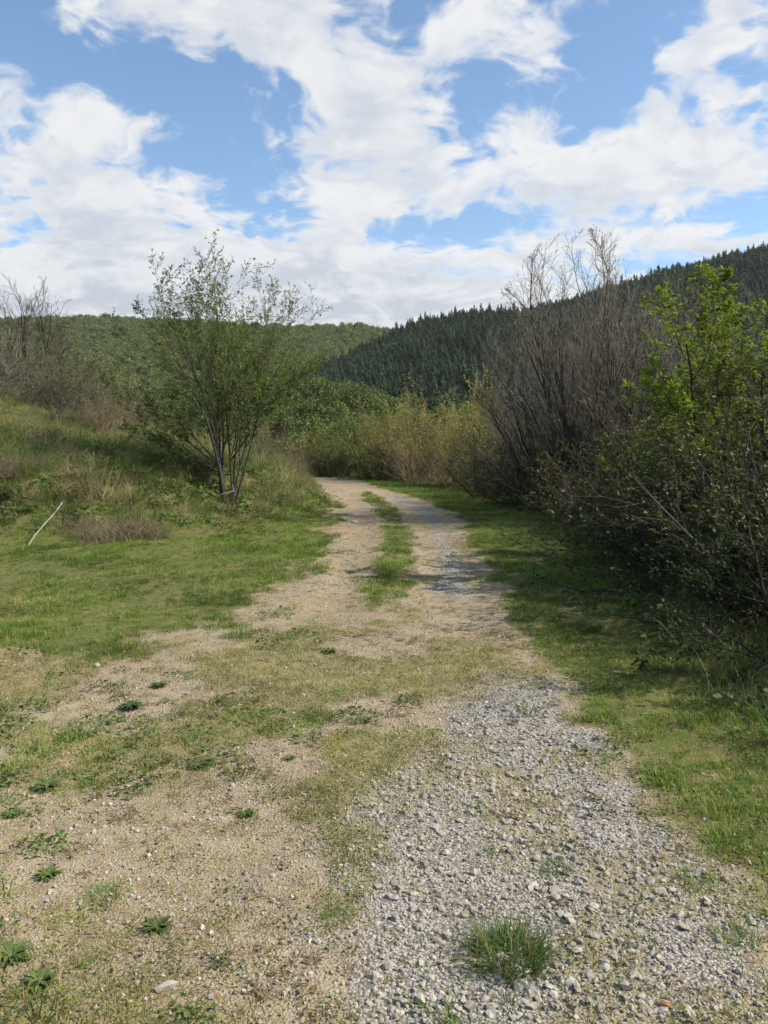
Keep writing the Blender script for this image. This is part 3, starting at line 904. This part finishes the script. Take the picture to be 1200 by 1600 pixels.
# ------------------------------------------------------------------ trees and shrubs near by
def build_woody(seed, stems, levels, leaf_lv, per, size, bark, leafm, env=None, ks=(6, 5, 4, 3), up=.4, t0=.2, aspect=.55, bark2=None):
    out = grow(seed, stems, levels, env)
    trunk = out[0]
    first = 1
    if bark2 is not None:                       # trees: the limbs belong to the trunk and share its dark bark
        trunk = out[0] + out[1]; first = 2
    V, F = tubes(trunk, ks[0]); me_t = mesh_np('stems', V, F, [bark], True)
    VV = []; FF = []; base = 0
    for lv in range(first, len(out)):
        if out[lv]:
            V, F = tubes(out[lv], ks[min(lv, 3)]); VV.append(V); FF.append(F[0] + base); base += len(V)
    me_b = mesh_np('branches', np.concatenate(VV), [np.concatenate(FF)], [bark2 or bark], True)
    P = []; Dd = []
    for lv in leaf_lv:
        p, d = leaf_points(out[lv], per, seed + lv, t0); P += p; Dd += d
    me_l = None
    if P:
        V, F = leaves(P, Dd, size, up, aspect)
        me_l = mesh_np('foliage', V, F, [leafm])
    return me_t, me_b, me_l


def place(kind, meshes, loc, rz, sc, label, cat, group=None, names=('trunk', 'branches', 'crown')):
    root = empty(kind, loc, rz, sc); tag(root, label, cat, group)
    for nm, me in zip(names, meshes):
        if me is not None:
            link(nm, me, root)
    return root


def fan_stems(seed, n, lean, length, radius, base=.15, dirx=(0, 0), lo=.0):
    R = random.Random(seed); S = []
    for i in range(n):
        a_ = i * 2.4 + R.uniform(-.4, .4); l = lo + (lean - lo) * math.sqrt((i + .5) / n) * R.uniform(.75, 1.2)
        d = (math.sin(l) * math.cos(a_) + dirx[0], math.sin(l) * math.sin(a_) + dirx[1], math.cos(l))
        q = base * R.uniform(.2, 1)
        S.append(((q * math.cos(a_), q * math.sin(a_), -.12), _norm(d), length * R.uniform(.72, 1.08) * (1 - .25 * l), radius * R.uniform(.6, 1.1)))
    return S


# -- the young tree on the bank
LV = [dict(seg=9, wander=.075, up=.015, tip=.12), dict(n=10, t0=.22, ang=(.28, .76), ratio=.62, taper=.40, rr=.6, seg=7, wander=.10, up=.035, tip=.2),
      dict(n=10, t0=.15, ang=(.4, .95), ratio=.36, taper=.25, rr=.5, seg=5, wander=.13, up=.06, tip=.3, rmin=.003), dict(n=6, t0=.12, ang=(.4, 1.0), ratio=.42, taper=.35, rr=.5, seg=3, wander=.14, up=.04, rmin=.002)]
st = fan_stems(6, 9, .33, 4.7, .040, .15)
st += [((-.1, 0, .75), _norm((-.8, -.1, .55)), 2.1, .022), ((-.1, .05, .6), _norm((-.8, -.35, .5)), 1.8, .02), ((.05, .05, .9), _norm((.55, .2, .85)), 2.4, .022)]
ms_ = build_woody(7, st, LV, (1, 2, 3), 5.6, .042, M['bark'], M['leaf_main'], env=lambda p: p[2] < 1.4 or (p[0] / 2.65) ** 2 + (p[1] / 2.6) ** 2 + ((p[2] - 2.9) / 3.0) ** 2 < 1, ks=(7, 5, 3, 3))
x0, y0 = -3.2, 16.4
place('young_tree', ms_, (x0, y0, H1(x0, y0)), 0, .93, 'multi-stemmed young tree with small fresh leaves on the grassy bank', 'tree')

# -- generic shrub stock, each kind in two shapes
def shrub_stock(seed, kind):
    if kind == 'bare':            # fine purple-grey twigs, few leaves
        LVs = [dict(seg=6, wander=.12, up=.04, tip=.3), dict(n=9, t0=.12, ang=(.35, .9), ratio=.5, taper=.4, seg=4, wander=.14, up=.05), dict(n=7, t0=.1, ang=(.4, 1.1), ratio=.5, taper=.4, seg=3, wander=.16, up=.04, rmin=.0025),
               dict(n=3, t0=.2, ang=(.4, 1.0), ratio=.5, seg=2, wander=.16, rmin=.002)]
        return build_woody(seed, fan_stems(seed, 13, .85, 2.3, .022, .25), LVs, (2, 3), 1.1, .035, M['bark_red'], M['leaf_olive'], ks=(5, 4, 3, 3))
    if kind == 'grey':            # pale grey twigs with a few opening leaves
        LVs = [dict(seg=6, wander=.12, up=.04, tip=.3), dict(n=9, t0=.12, ang=(.35, .9), ratio=.5, taper=.4, seg=4, wander=.14, up=.05), dict(n=8, t0=.1, ang=(.4, 1.1), ratio=.5, taper=.4, seg=3, wander=.16, up=.04, rmin=.003)]
        return build_woody(seed, fan_stems(seed, 13, .85, 2.3, .022, .25), LVs, (2,), 2.0, .04, M['bark_grey'], M['leaf_olive'], ks=(5, 4, 3, 3))
    if kind == 'dead':
        LVs = [dict(seg=7, wander=.16, up=.02, tip=.3), dict(n=8, t0=.35, ang=(.5, 1.1), ratio=.5, taper=.4, seg=5, wander=.18, up=.0), dict(n=9, t0=.1, ang=(.4, 1.1), ratio=.5, taper=.4, seg=3, wander=.18, up=.0, rmin=.005)]
        return build_woody(seed, fan_stems(seed, 6, .7, 2.1, .04, .12), LVs, (2,), .8, .035, M['bark'], M['leaf_dark'], ks=(5, 4, 3, 3))
    if kind == 'tan':             # dry tan thicket
        LVs = [dict(seg=6, wander=.12, up=.05, tip=.3), dict(n=8, t0=.12, ang=(.35, .8), ratio=.5, taper=.4, seg=4, wander=.14, up=.06), dict(n=7, t0=.1, ang=(.4, 1.0), ratio=.5, taper=.4, seg=3, wander=.16, up=.05, rmin=.0025)]
        return build_woody(seed, fan_stems(seed, 14, .75, 2.2, .018, .25), LVs, (2,), 1.2, .04, M['bark_tan'], M['leaf_brown'], ks=(5, 4, 3, 3))
    if kind == 'olive':           # half-open leaves over a dense thicket
        LVs = [dict(seg=6, wander=.12, up=.03, tip=.3), dict(n=9, t0=.08, ang=(.4, 1.0), ratio=.5, taper=.35, seg=4, wander=.14, up=.03), dict(n=7, t0=.1, ang=(.4, 1.1), ratio=.5, taper=.4, seg=3, wander=.16, up=.02, rmin=.0025)]
        return build_woody(seed, fan_stems(seed, 15, .95, 2.2, .02, .25), LVs, (1, 2), 9, .042, M['bark_grey'], M['leaf_olive'], ks=(5, 4, 3, 3))
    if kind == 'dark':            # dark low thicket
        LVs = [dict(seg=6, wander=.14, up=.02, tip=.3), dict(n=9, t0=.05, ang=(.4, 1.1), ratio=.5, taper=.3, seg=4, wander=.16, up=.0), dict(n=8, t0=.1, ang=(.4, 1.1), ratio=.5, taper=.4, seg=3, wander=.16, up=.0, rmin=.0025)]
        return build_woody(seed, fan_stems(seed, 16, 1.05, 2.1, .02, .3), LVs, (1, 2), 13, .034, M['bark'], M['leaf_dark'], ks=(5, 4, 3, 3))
    if kind == 'green':           # leafy green
        LVs = [dict(seg=6, wander=.1, up=.05, tip=.3), dict(n=10, t0=.08, ang=(.4, .9), ratio=.48, taper=.35, seg=4, wander=.14, up=.05), dict(n=7, t0=.1, ang=(.4, 1.0), ratio=.5, taper=.4, seg=3, wander=.16, up=.03, rmin=.0025)]
        return build_woody(seed, fan_stems(seed, 13, .8, 2.3, .022, .25), LVs, (1, 2), 7.5, .06, M['bark'], M['leaf_fresh'], ks=(5, 4, 3, 3))
    if kind == 'willow':          # upright yellowish rods
        LVs = [dict(seg=6, wander=.07, up=.06, tip=.3), dict(n=11, t0=.1, ang=(.2, .55), ratio=.5, taper=.35, seg=4, wander=.1, up=.10), dict(n=7, t0=.1, ang=(.25, .7), ratio=.5, taper=.4, seg=3, wander=.14, up=.10, rmin=.0025)]
        return build_woody(seed, fan_stems(seed, 16, .7, 2.5, .018, .3), LVs, (1, 2), 7, .05, M['bark_tan'], M['leaf_yellow'], ks=(5, 4, 3, 3))
    if kind == 'gold':
        LVs = [dict(seg=6, wander=.06, up=.08, tip=.3), dict(n=10, t0=.2, ang=(.2, .6), ratio=.4, taper=.4, seg=4, wander=.1, up=.10), dict(n=6, t0=.1, ang=(.25, .7), ratio=.5, taper=.4, seg=3, wander=.14, up=.10, rmin=.0025)]
        return build_woody(seed, fan_stems(seed, 6, .35, 2.6, .022, .15), LVs, (1, 2), 5, .06, M['bark_tan'], M['leaf_gold'], ks=(5, 4, 3, 3))


STOCK = {k: [shrub_stock(500 + 20 * i + j, k) for j in range(2)] for i, k in enumerate(('bare', 'tan', 'olive', 'dark', 'green', 'willow', 'gold', 'grey', 'dead'))}
NAMES = {'bare': 'bare_shrub', 'tan': 'dry_shrub', 'olive': 'olive_shrub', 'dark': 'dark_shrub', 'green': 'green_shrub', 'willow': 'willow_shrub', 'gold': 'golden_sapling', 'grey': 'grey_shrub', 'dead': 'dead_shrub'}


def shrub(kind, px, d, h, label, group, wide=1.0, v=None, rz=None):
    """h: height in metres (stock is about 2.2 m high)"""
    x = (px - 600) / FOC * d
    k = h / 2.2
    v = int(rng.integers(0, 2)) if v is None else v
    rz = rng.uniform(0, 6.283) if rz is None else rz
    return place(NAMES[kind], STOCK[kind][v], (x, d, H1(x, d) - .05), rz, (k * wide, k * wide, k), label, 'shrub', group, ('stems', 'branches', 'foliage'))


G1 = 'shrubs on the hillside'; G2 = 'shrubs along the bend'; G3 = 'hedge beside the track'
# hillside on the left
shrub('grey', 40, 27, 2.6, 'grey leafless shrub crowding the hilltop under the bare trees', G1, 1.2)
shrub('grey', -20, 24, 2.6, 'grey twiggy shrub cut by the left edge of the view', G1, 1.2)
shrub('dead', 95, 19.5, 1.5, 'dark dead-looking shrub with a visible trunk on the dry slope', G1, .8)
shrub('olive', 118, 24, 2.2, 'yellow-green shrub behind the dark dead-looking shrub', G1, 1.0)
shrub('tan', 165, 19.5, 1.4, 'brown twiggy shrub left of the young tree', G1, 1.0)
shrub('grey', 172, 30, 2.5, 'rounded grey shrub against the far green ridge', G1, 1.1)
shrub('tan', 205, 27, 1.2, 'low tan shrub half hidden by the young tree', G1, 1.2)
shrub('grey', 75, 29, 2.3, 'dense grey shrub at the foot of the tallest hilltop tree', G1, 1.2)
shrub('olive', 55, 23, 1.3, 'low yellow-green shrub at the top of the dry slope', G1, 1.3)
shrub('olive', 150, 20.5, 1.0, 'small olive shrub below the brown twiggy one', G1, 1.3)
shrub('olive', 250, 30, 1.8, 'olive shrub seen through the left side of the young tree', G1, 1.1)
shrub('tan', 395, 30, 2.1, 'rust-brown shrub just right of the young tree', G1, .9)
shrub('olive', 405, 22.5, .95, 'low yellow-green shrub on the bank right of the young tree', G1, 1.2)
shrub('tan', 455, 27, 1.1, 'small pale brown shrub on the bank crest above the bend', G1, 1.3)
shrub('tan', 480, 39, 1.7, 'tan thicket where the track disappears', G1, 1.2)
shrub('tan', 440, 44, 2.4, 'brown bush behind the bank crest', G1, 1.3)
# bend
shrub('green', 590, 41, 4.4, 'tall green shrub rising above the rest of the far hedge', G2, .6)
shrub('willow', 505, 37.5, 1.9, 'low pale shrub at the outside of the bend', G2, 1.2)
shrub('green', 528, 38, 3.0, 'rounded green shrub at the left end of the far hedge', G2, 1.0)
shrub('dark', 520, 36.5, 1.9, 'dark undergrowth under the left end of the far hedge', G2, 1.2)
shrub('willow', 610, 34, 2.9, 'yellowish shrub next to the green end of the far hedge', G2, 1.0)
shrub('willow', 672, 32, 2.9, 'yellowish twiggy shrub in the middle of the far hedge', G2, 1.0)
shrub('olive', 640, 36, 3.0, 'olive shrub behind the yellowish ones of the far hedge', G2, 1.1)
shrub('tan', 655, 30.5, 2.2, 'brown low shrub in front of the yellowish hedge', G2, 1.3)
shrub('dark', 590, 33.8, 2.0, 'dark low shrub beside the gravel rut at the bend', G2, 1.2)
shrub('gold', 752, 29, 3.3, 'slim golden sapling poking above the hedge', G2, .7)
shrub('willow', 725, 28.5, 2.7, 'yellow-green shrub below the golden sapling', G2, 1.0)
shrub('olive', 775, 26, 2.6, 'olive shrub between the golden sapling and the dark thicket', G2, 1.0)
shrub('tan', 712, 27.8, 1.7, 'low brown shrub at the verge below the yellow-green one', G2, 1.3)
# hedge on the right
shrub('bare', 770, 22.5, 2.7, 'brown leafless thicket overhanging the far verge at the bend', G3, 1.1)
shrub('dark', 815, 20.5, 2.0, 'dark thicket left of the bare trees', G3, 1.1)
shrub('bare', 850, 18.8, 2.2, 'twiggy thicket under the first bare tree', G3, 1.1)
shrub('olive', 830, 24, 3.3, 'tall olive shrub behind the brown thicket at the bend', G3, .9)
shrub('bare', 905, 16, 1.9, 'grey-brown thicket round the foot of the tall bare tree', G3, 1.1)
shrub('olive', 955, 17.5, 2.9, 'olive shrub between the two bare trees', G3, 1.0)
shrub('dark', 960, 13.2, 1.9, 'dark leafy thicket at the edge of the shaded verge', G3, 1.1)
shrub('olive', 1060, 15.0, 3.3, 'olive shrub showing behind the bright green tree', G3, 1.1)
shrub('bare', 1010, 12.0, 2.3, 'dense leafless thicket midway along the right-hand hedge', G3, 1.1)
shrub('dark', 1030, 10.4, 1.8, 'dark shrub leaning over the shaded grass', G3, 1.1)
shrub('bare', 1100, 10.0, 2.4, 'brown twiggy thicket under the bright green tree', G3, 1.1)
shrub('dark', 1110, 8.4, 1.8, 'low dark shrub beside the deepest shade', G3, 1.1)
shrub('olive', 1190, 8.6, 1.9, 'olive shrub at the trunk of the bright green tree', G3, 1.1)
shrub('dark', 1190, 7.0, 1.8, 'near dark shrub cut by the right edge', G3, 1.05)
shrub('bare', 1215, 7.9, 2.5, 'pale twiggy shrub beneath the overhanging green branches', G3, 1.1)
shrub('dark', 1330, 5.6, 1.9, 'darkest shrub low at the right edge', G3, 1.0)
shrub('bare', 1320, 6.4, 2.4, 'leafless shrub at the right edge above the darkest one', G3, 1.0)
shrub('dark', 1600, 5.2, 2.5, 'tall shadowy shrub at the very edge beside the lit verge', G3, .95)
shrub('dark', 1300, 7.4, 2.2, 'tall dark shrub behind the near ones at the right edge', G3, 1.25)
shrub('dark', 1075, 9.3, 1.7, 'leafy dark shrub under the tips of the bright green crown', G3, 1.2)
shrub('olive', 1150, 12.5, 3.0, 'leafy thicket deep behind the twiggy hedge', G3, 1.2)
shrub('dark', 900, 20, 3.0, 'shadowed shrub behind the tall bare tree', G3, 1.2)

# -- bare trees
def bare_tree(seed, n, lean, L, r, dirx=(0, 0), bark='bark', bark2='twig', buds=.9, leafm='leaf_olive', size=.03):
    LVs = [dict(seg=9, wander=.07, up=.02, tip=.15), dict(n=11, t0=.16, ang=(.2, .6), ratio=.62, taper=.38, rr=.75, seg=7, wander=.09, up=.05, tip=.25),
           dict(n=11, t0=.12, ang=(.3, .85), ratio=.36, taper=.3, rr=.5, seg=5, wander=.12, up=.07, rmin=.0050), dict(n=5, t0=.12, ang=(.3, .85), ratio=.46, taper=.3, rr=.6, seg=3, wander=.13, up=.06, rmin=.0036)]
    return build_woody(seed, fan_stems(seed, n, lean, L, r, .25, dirx), LVs, (3,), buds, size, M[bark], M[leafm], env=lambda p: p[2] < 1.5 or (p[0] / 2.3) ** 2 + (p[1] / 2.3) ** 2 + ((p[2] - 3.0) / 3.15) ** 2 < 1, ks=(6, 4, 3, 3), bark2=M[bark2])


bt1 = bare_tree(41, 8, .40, 5.2, .055, (-.05, 0))
bt2 = bare_tree(43, 8, .44, 5.0, .05, (.05, 0))
bt3 = bare_tree(47, 4, .55, 3.5, .06, (0, 0), 'bark', 'bark_red', .0)


def tree_at(kind, meshes, px, d, sc, label, cat='tree', group=None, rz=0.0):
    x = (px - 600) / FOC * d
    return place(kind, meshes, (x, d, H1(x, d) - .05), rz, sc, label, cat, group)


GB = 'bare trees in the hedge'
tree_at('bare_tree', bt1, 912, 16.5, .97, 'tallest leafless tree in the hedge, its grey twigs against the sky', 'tree', GB)
tree_at('bare_tree', bt2, 985, 15.5, .84, 'leafless tree between the tallest bare tree and the bright green one', 'tree', GB, 1.1)
tree_at('bare_tree', bt1, 1065, 16.0, .86, 'leafless tree whose twigs show above the bright green crown', 'tree', GB, 2.5)
tree_at('bare_tree', bt2, 850, 20, .68, 'short leafless tree leaning out beside the dark thicket', 'tree', GB, 4.0)
tree_at('bare_tree', bt2, 862, 18.0, .86, 'slender leafless tree just left of the tallest bare one', 'tree', GB, 5.2)
tree_at('bare_tree', bt1, 960, 18.5, .88, 'leafless tree close behind the right side of the tallest bare one', 'tree', GB, 3.3)
GH = 'bare trees on the hilltop'
tree_at('bare_tree', bt3, 58, 33, 1.45, 'dark bare tree forking into two on the left hilltop', 'tree', GH)
tree_at('bare_tree', bt3, -15, 30, 1.2, 'bare grey tree at the left edge of the hilltop', 'tree', GH, 2.0)
tree_at('bare_tree', bt3, 112, 37, 1.0, 'small leafless tree at the right end of the hilltop row', 'tree', GH, 4.2)

# -- bright green tree leaning in from the right
LV = [dict(seg=9, wander=.09, up=.03, tip=.15), dict(n=8, t0=.25, ang=(.4, .95), ratio=.62, taper=.4, rr=.6, seg=7, wander=.11, up=.01, tip=.2),
      dict(n=10, t0=.15, ang=(.4, .95), ratio=.38, taper=.35, rr=.5, seg=5, wander=.13, up=.02, tip=.3, rmin=.003), dict(n=7, t0=.12, ang=(.4, 1.0), ratio=.42, taper=.3, rr=.5, seg=3, wander=.14, up=.0, rmin=.002)]
ms_ = build_woody(17, fan_stems(17, 9, .70, 3.9, .05, .2, (-.1, 0)), LV, (1, 2, 3), 20.0, .036, M['bark'], M['leaf_bright'], env=lambda p: p[2] < .8 or (p[0] / 2.15) ** 2 + (p[1] / 2.0) ** 2 + ((p[2] - 2.1) / 1.95) ** 2 < 1, up=1.0, ks=(7, 5, 3, 3))
tree_at('leafy_tree', ms_, 1190, 9.4, .96, 'bright green leafy tree leaning in from the right edge')

# -- small dark conifers in the valley mouth
for px_, d_, s_, lab in ((426, 62, .30, 'small dark conifer beyond the bank in the dip'), (490, 66, .26, 'small dark conifer beside the far hedge end'), (438, 64, .22, 'tiniest dark conifer in the dip')):
    xx = (px_ - 600) / FOC * d_
    root = empty('conifer_tree', (xx, d_, H1(xx, d_) - .1), px_, (s_ * 1.3, s_ * 1.3, s_)); tag(root, lab, 'conifer', 'small conifers in the dip'); link('crown', conifers[px_ % 5], root)

# ------------------------------------------------------------------ small things
# leaning pale stick
p0 = at(40, 853, 12.2); z0 = H1(p0[0], p0[1]); p1 = at(98, 785, 12.75)
pts = [(p0[0], p0[1], z0 - .05)]
for t in (.25, .5, .75, 1.0):
    pts.append(tuple(p0[c] * (1 - t) + p1[c] * t + (rng.normal(0, .008) if c != 2 else 0) if c != 2 else (z0 * (1 - t) + p1[2] * t) for c in range(3)))
V, F = tubes([(pts, [.0085, .0082, .008, .0075, .0065]), ([pts[3], (pts[3][0] + .05, pts[3][1], pts[3][2] + .06)], [.005, .002])], 7)
tag(link('stick', mesh_np('stick', V, F, [M['deadwood']], True)), 'bleached white stick leaning on the dry brush', 'stick')
# broken branch at the foot of the young tree
q = at(338, 776, 15.8); q2 = at(366, 767, 15.9); q3 = at(363, 757, 15.9)
V, F = tubes([([q, ((q[0] + q2[0]) / 2, q[1], (q[2] + q2[2]) / 2 + .02), q2], [.004, .006, .006]), ([q2, ((q2[0] + q3[0]) / 2, q2[1], (q2[2] + q3[2]) / 2), q3], [.006, .005, .003])], 6)
tag(link('broken_branch', mesh_np('broken_branch', V, F, [M['deadwood']], True)), 'pale broken branch at the foot of the young tree', 'branch')

# dead brush on the bank
def brush_mesh(name, seed, n, h, spread, mats):
    r = np.random.default_rng(seed); polys = []
    for i in range(n):
        a_ = r.uniform(0, 6.283); q = spread * math.sqrt(r.uniform(0, 1)); b_ = r.uniform(0, 6.283); l = h * r.uniform(.5, 1.1); le = r.uniform(.2, 1.1)
        p = np.array([q * math.cos(a_), q * math.sin(a_) * .6, -.05]); d = np.array([math.cos(b_) * le, math.sin(b_) * le, 1.0])
        pts = [tuple(p)]
        for k in range(4):
            p = p + d / np.linalg.norm(d) * l / 4; d = d + r.normal(0, .25, 3) - [0, 0, .22 * le]; pts.append(tuple(p))
        polys.append((pts, [.0035, .003, .0026, .002, .0012]))
    V, F = tubes(polys, 3)
    return mesh_np(name, V, F, mats, True)


BR = [brush_mesh('brush', 900 + i, 420, .62, .75, [M['straw_grey']]) for i in range(2)]
BS = [brush_mesh('brush', 910 + i, 160, .8, .5, [M['straw']]) for i in range(2)]
for j, (px_, d_, s_, b_, lab) in enumerate(((150, 13.0, 1.0, BR[0], 'greyish dead brush beside the leaning white stick'), (205, 13.3, .85, BR[1], 'dead brush nearest the orange dry patch on the bank'),
                                           (130, 13.9, 1.0, BS[0], 'clump of long straw stalks above the leaning stick'), (190, 14.3, .9, BS[1], 'straw stalks drooping over the shaded green grass'),
                                           (20, 14.2, .9, BR[1], 'dead brush at the left edge of the bank'))):
    xx = (px_ - 600) / FOC * d_
    o = link('dead_brush', b_); o.location = (xx, d_, H1(xx, d_)); o.rotation_euler = (0, 0, j * .4 - .6); o.scale = (s_, s_, s_); tag(o, lab, 'dead brush', 'dead brush on the bank')

# weeds and tufts one can point at
def rosette_mesh(name, seed, n, L, w, mat):
    r = np.random.default_rng(seed); V = []; F = []
    for i in range(n):
        a_ = i * 2.4 + r.uniform(-.3, .3); l = L * r.uniform(.55, 1.1); ww = w * r.uniform(.7, 1.2); el = r.uniform(.25, 1.0)
        c, s_ = math.cos(a_), math.sin(a_); b0 = len(V)
        for k, (t, wk) in enumerate(((.05, .25), (.35, .9), (.7, 1.0), (1.0, .12))):
            rr = l * t * math.cos(el * (1 - .3 * t)); zz = l * (math.sin(el) * t - .55 * t * t * math.sin(el)) + .006; h_ = ww * wk * .5
            V += [(c * rr - s_ * h_, s_ * rr + c * h_, zz + h_ * .4), (c * rr, s_ * rr, zz), (c * rr + s_ * h_, s_ * rr - c * h_, zz + h_ * .4)]
        for k in range(3):
            for j in range(2):
                q = b0 + k * 3 + j; F.append((q, q + 1, q + 4, q + 3))
    return mesh_np(name, V, [F], [mat], True)


ROS = [rosette_mesh('rosette', 950 + i, 54 + 14 * i, .060, .011, M['weed']) for i in range(3)]
TUF = [tuft_mesh('grass_tuft', 700, .095, .085, .0032, 1.25, [M['tuft'], M['lawn_dry']], 3, .13, 960), tuft_mesh('grass_tuft', 190, .07, .07, .0035, 1.3, [M['tuft'], M['lawn']], 3, .3, 961)]
WEEDS = [  # (photo x, y, size, mesh, label)
    (795, 1500, 1.25, TUF[0], 'dense round tuft of dark green grass in the grey gravel'),
    (1088, 1382, .9, TUF[1], 'grass tuft where the gravel meets the right verge'),
    (868, 1362, .7, TUF[1], 'wispy grass tuft in the middle of the coarse gravel'),
    (528, 1440, .7, TUF[1], 'small grass tuft at the left rim of the gravel'),
    (76, 1368, 1.0, ROS[1], 'compact leafy weed alone on bare earth at lower left'),
    (245, 1452, 1.0, ROS[0], 'flat leafy weed on the stony ground near the bottom'),
    (205, 1108, 1.5, ROS[2], 'widest leafy weed on the bare earth below the lawn edge'),
    (248, 1074, 1.2, ROS[0], 'leafy weed just above the widest one'),
    (150, 1225, 1.0, TUF[1], 'straggly green tuft on tan earth at the left'),
    (75, 1228, 1.3, ROS[2], 'sprawling green weed near the left edge of the clearing'),
    (20, 1268, 1.0, ROS[1], 'green weed cut by the left edge of the clearing'),
    (107, 1155, .9, TUF[1], 'small round tuft left of the widest leafy weed'),
    (372, 995, 1.6, TUF[1], 'dark green tuft at the lawn edge above the clearing'),
    (515, 1020, 1.3, ROS[1], 'green weed on the stony middle of the track'),
    (500, 1118, 1.2, TUF[1], 'yellowish green tuft in the centre of the clearing'),
    (384, 1272, .8, ROS[0], 'small leafy weed alone in the centre left of the clearing'),
    (310, 1195, 1.1, ROS[2], 'loose leafy weed between the centre and the left weeds'),
    (452, 1186, .7, ROS[1], 'little dark weed beside a stone in the clearing'),
    (18, 1500, 1.3, ROS[1], 'bushy green weed at the bottom left edge'),
    (62, 1540, 1.0, ROS[0], 'leafy weed close to the bottom left corner'),
    (160, 1400, .8, TUF[1], 'thin tuft right of the compact leafy weed'),
    (1150, 1470, .9, TUF[1], 'green tuft on the verge at lower right'),
]
for j, (px_, py_, s_, me, lab) in enumerate(WEEDS):
    xx, yy = gnd(px_, py_)
    nm = 'grass_tuft' if me in TUF else 'leafy_weed'
    o = link(nm, me); o.location = (xx, yy, H1(xx, yy) - .004); o.rotation_euler = (0, 0, j * 1.3); o.scale = (s_, s_, s_ * .9)
    tag(o, lab, 'grass tuft' if me in TUF else 'weed', 'weeds and tufts on the clearing')

# stones one can point at
BIG = [stone_mesh('rock', M['stone_pale'], 700 + i, .5) for i in range(3)]
RUST = stone_mesh('rock', M['stone_rust'], 720, .6)
STONES = [(1035, 1572, .022, RUST, 'rust-orange stone among grey gravel near the bottom edge'), (833, 1387, .030, BIG[0], 'pale flat stone lying in the coarse gravel'),
          (150, 1042, .05, BIG[1], 'pale stone at the edge of the left lawn'), (648, 1024, .035, BIG[2], 'pale stone on the track below the tree shadow'),
          (545, 803, .14, BIG[0], 'largest pale rock on the left shoulder of the track'), (538, 812, .11, BIG[1], 'pale rock in front of the largest one on the shoulder'),
          (553, 815, .08, BIG[2], 'small pale rock at the rim of the left rut'), (530, 804, .09, BIG[2], 'pale rock tucked into the bank grass by the rut'),
          (820, 1292, .02, BIG[1], 'small pale stone high in the gravel'), (262, 1548, .035, BIG[2], 'brownish pale stone on the stony ground at lower left')]
for j, (px_, py_, s_, me, lab) in enumerate(STONES):
    xx, yy = gnd(px_, py_)
    o = link('stone', me); o.location = (xx, yy, H1(xx, yy) + s_ * .2); o.rotation_euler = (.1, .05, j * 1.1); o.scale = (s_ * 1.3, s_, s_); tag(o, lab, 'stone', 'single stones')

# the largest pieces of the crushed stone, one by one
cnt = 0
while cnt < 260:
    xx, yy = fan(1, 2.1, 4.6, 1.4, .47); g_, v_, m_, d_ = masks(xx, yy)
    if v_[0] < .75:
        continue
    s_ = float(rng.uniform(.015, .024))
    o = link('stone', stones[cnt % 7], track_o); o.location = (float(xx[0]), float(yy[0]), H1(float(xx[0]), float(yy[0])) + s_ * .28)
    o.rotation_euler = (rng.uniform(-.3, .3), rng.uniform(-.3, .3), rng.uniform(0, 6.28)); o.scale = (s_ * 1.1, s_, s_ * .9); cnt += 1
# ------------------------------------------------------------------ the air
hv = [(x, y, z) for x in (-2720, 2720) for y in (-2720, 2720) for z in (-40, 330)]
hme = mesh_np('haze', hv, [[(0, 1, 3, 2), (4, 6, 7, 5), (0, 4, 5, 1), (2, 3, 7, 6), (0, 2, 6, 4), (1, 5, 7, 3)]])
hm, T = material('thin_haze')
pv = T.node('ShaderNodeVolumePrincipled'); pv.inputs['Color'].default_value = (.93, .96, 1, 1); pv.inputs['Density'].default_value = 0.00008; pv.inputs['Anisotropy'].default_value = 0.2
T.l.new(pv.outputs[0], T.node('ShaderNodeOutputMaterial').inputs['Volume'])
hme.materials.append(hm); ho = link('haze', hme); ho['kind'] = 'stuff'; ho['label'] = 'thin daylight haze over the valley and hills'; ho['category'] = 'haze'
print('triangles (unique):', sum(sum(len(p.vertices) - 2 for p in m.polygons) if len(m.polygons) < 3000 else len(m.loops) - 2 * len(m.polygons) for m in bpy.data.meshes))
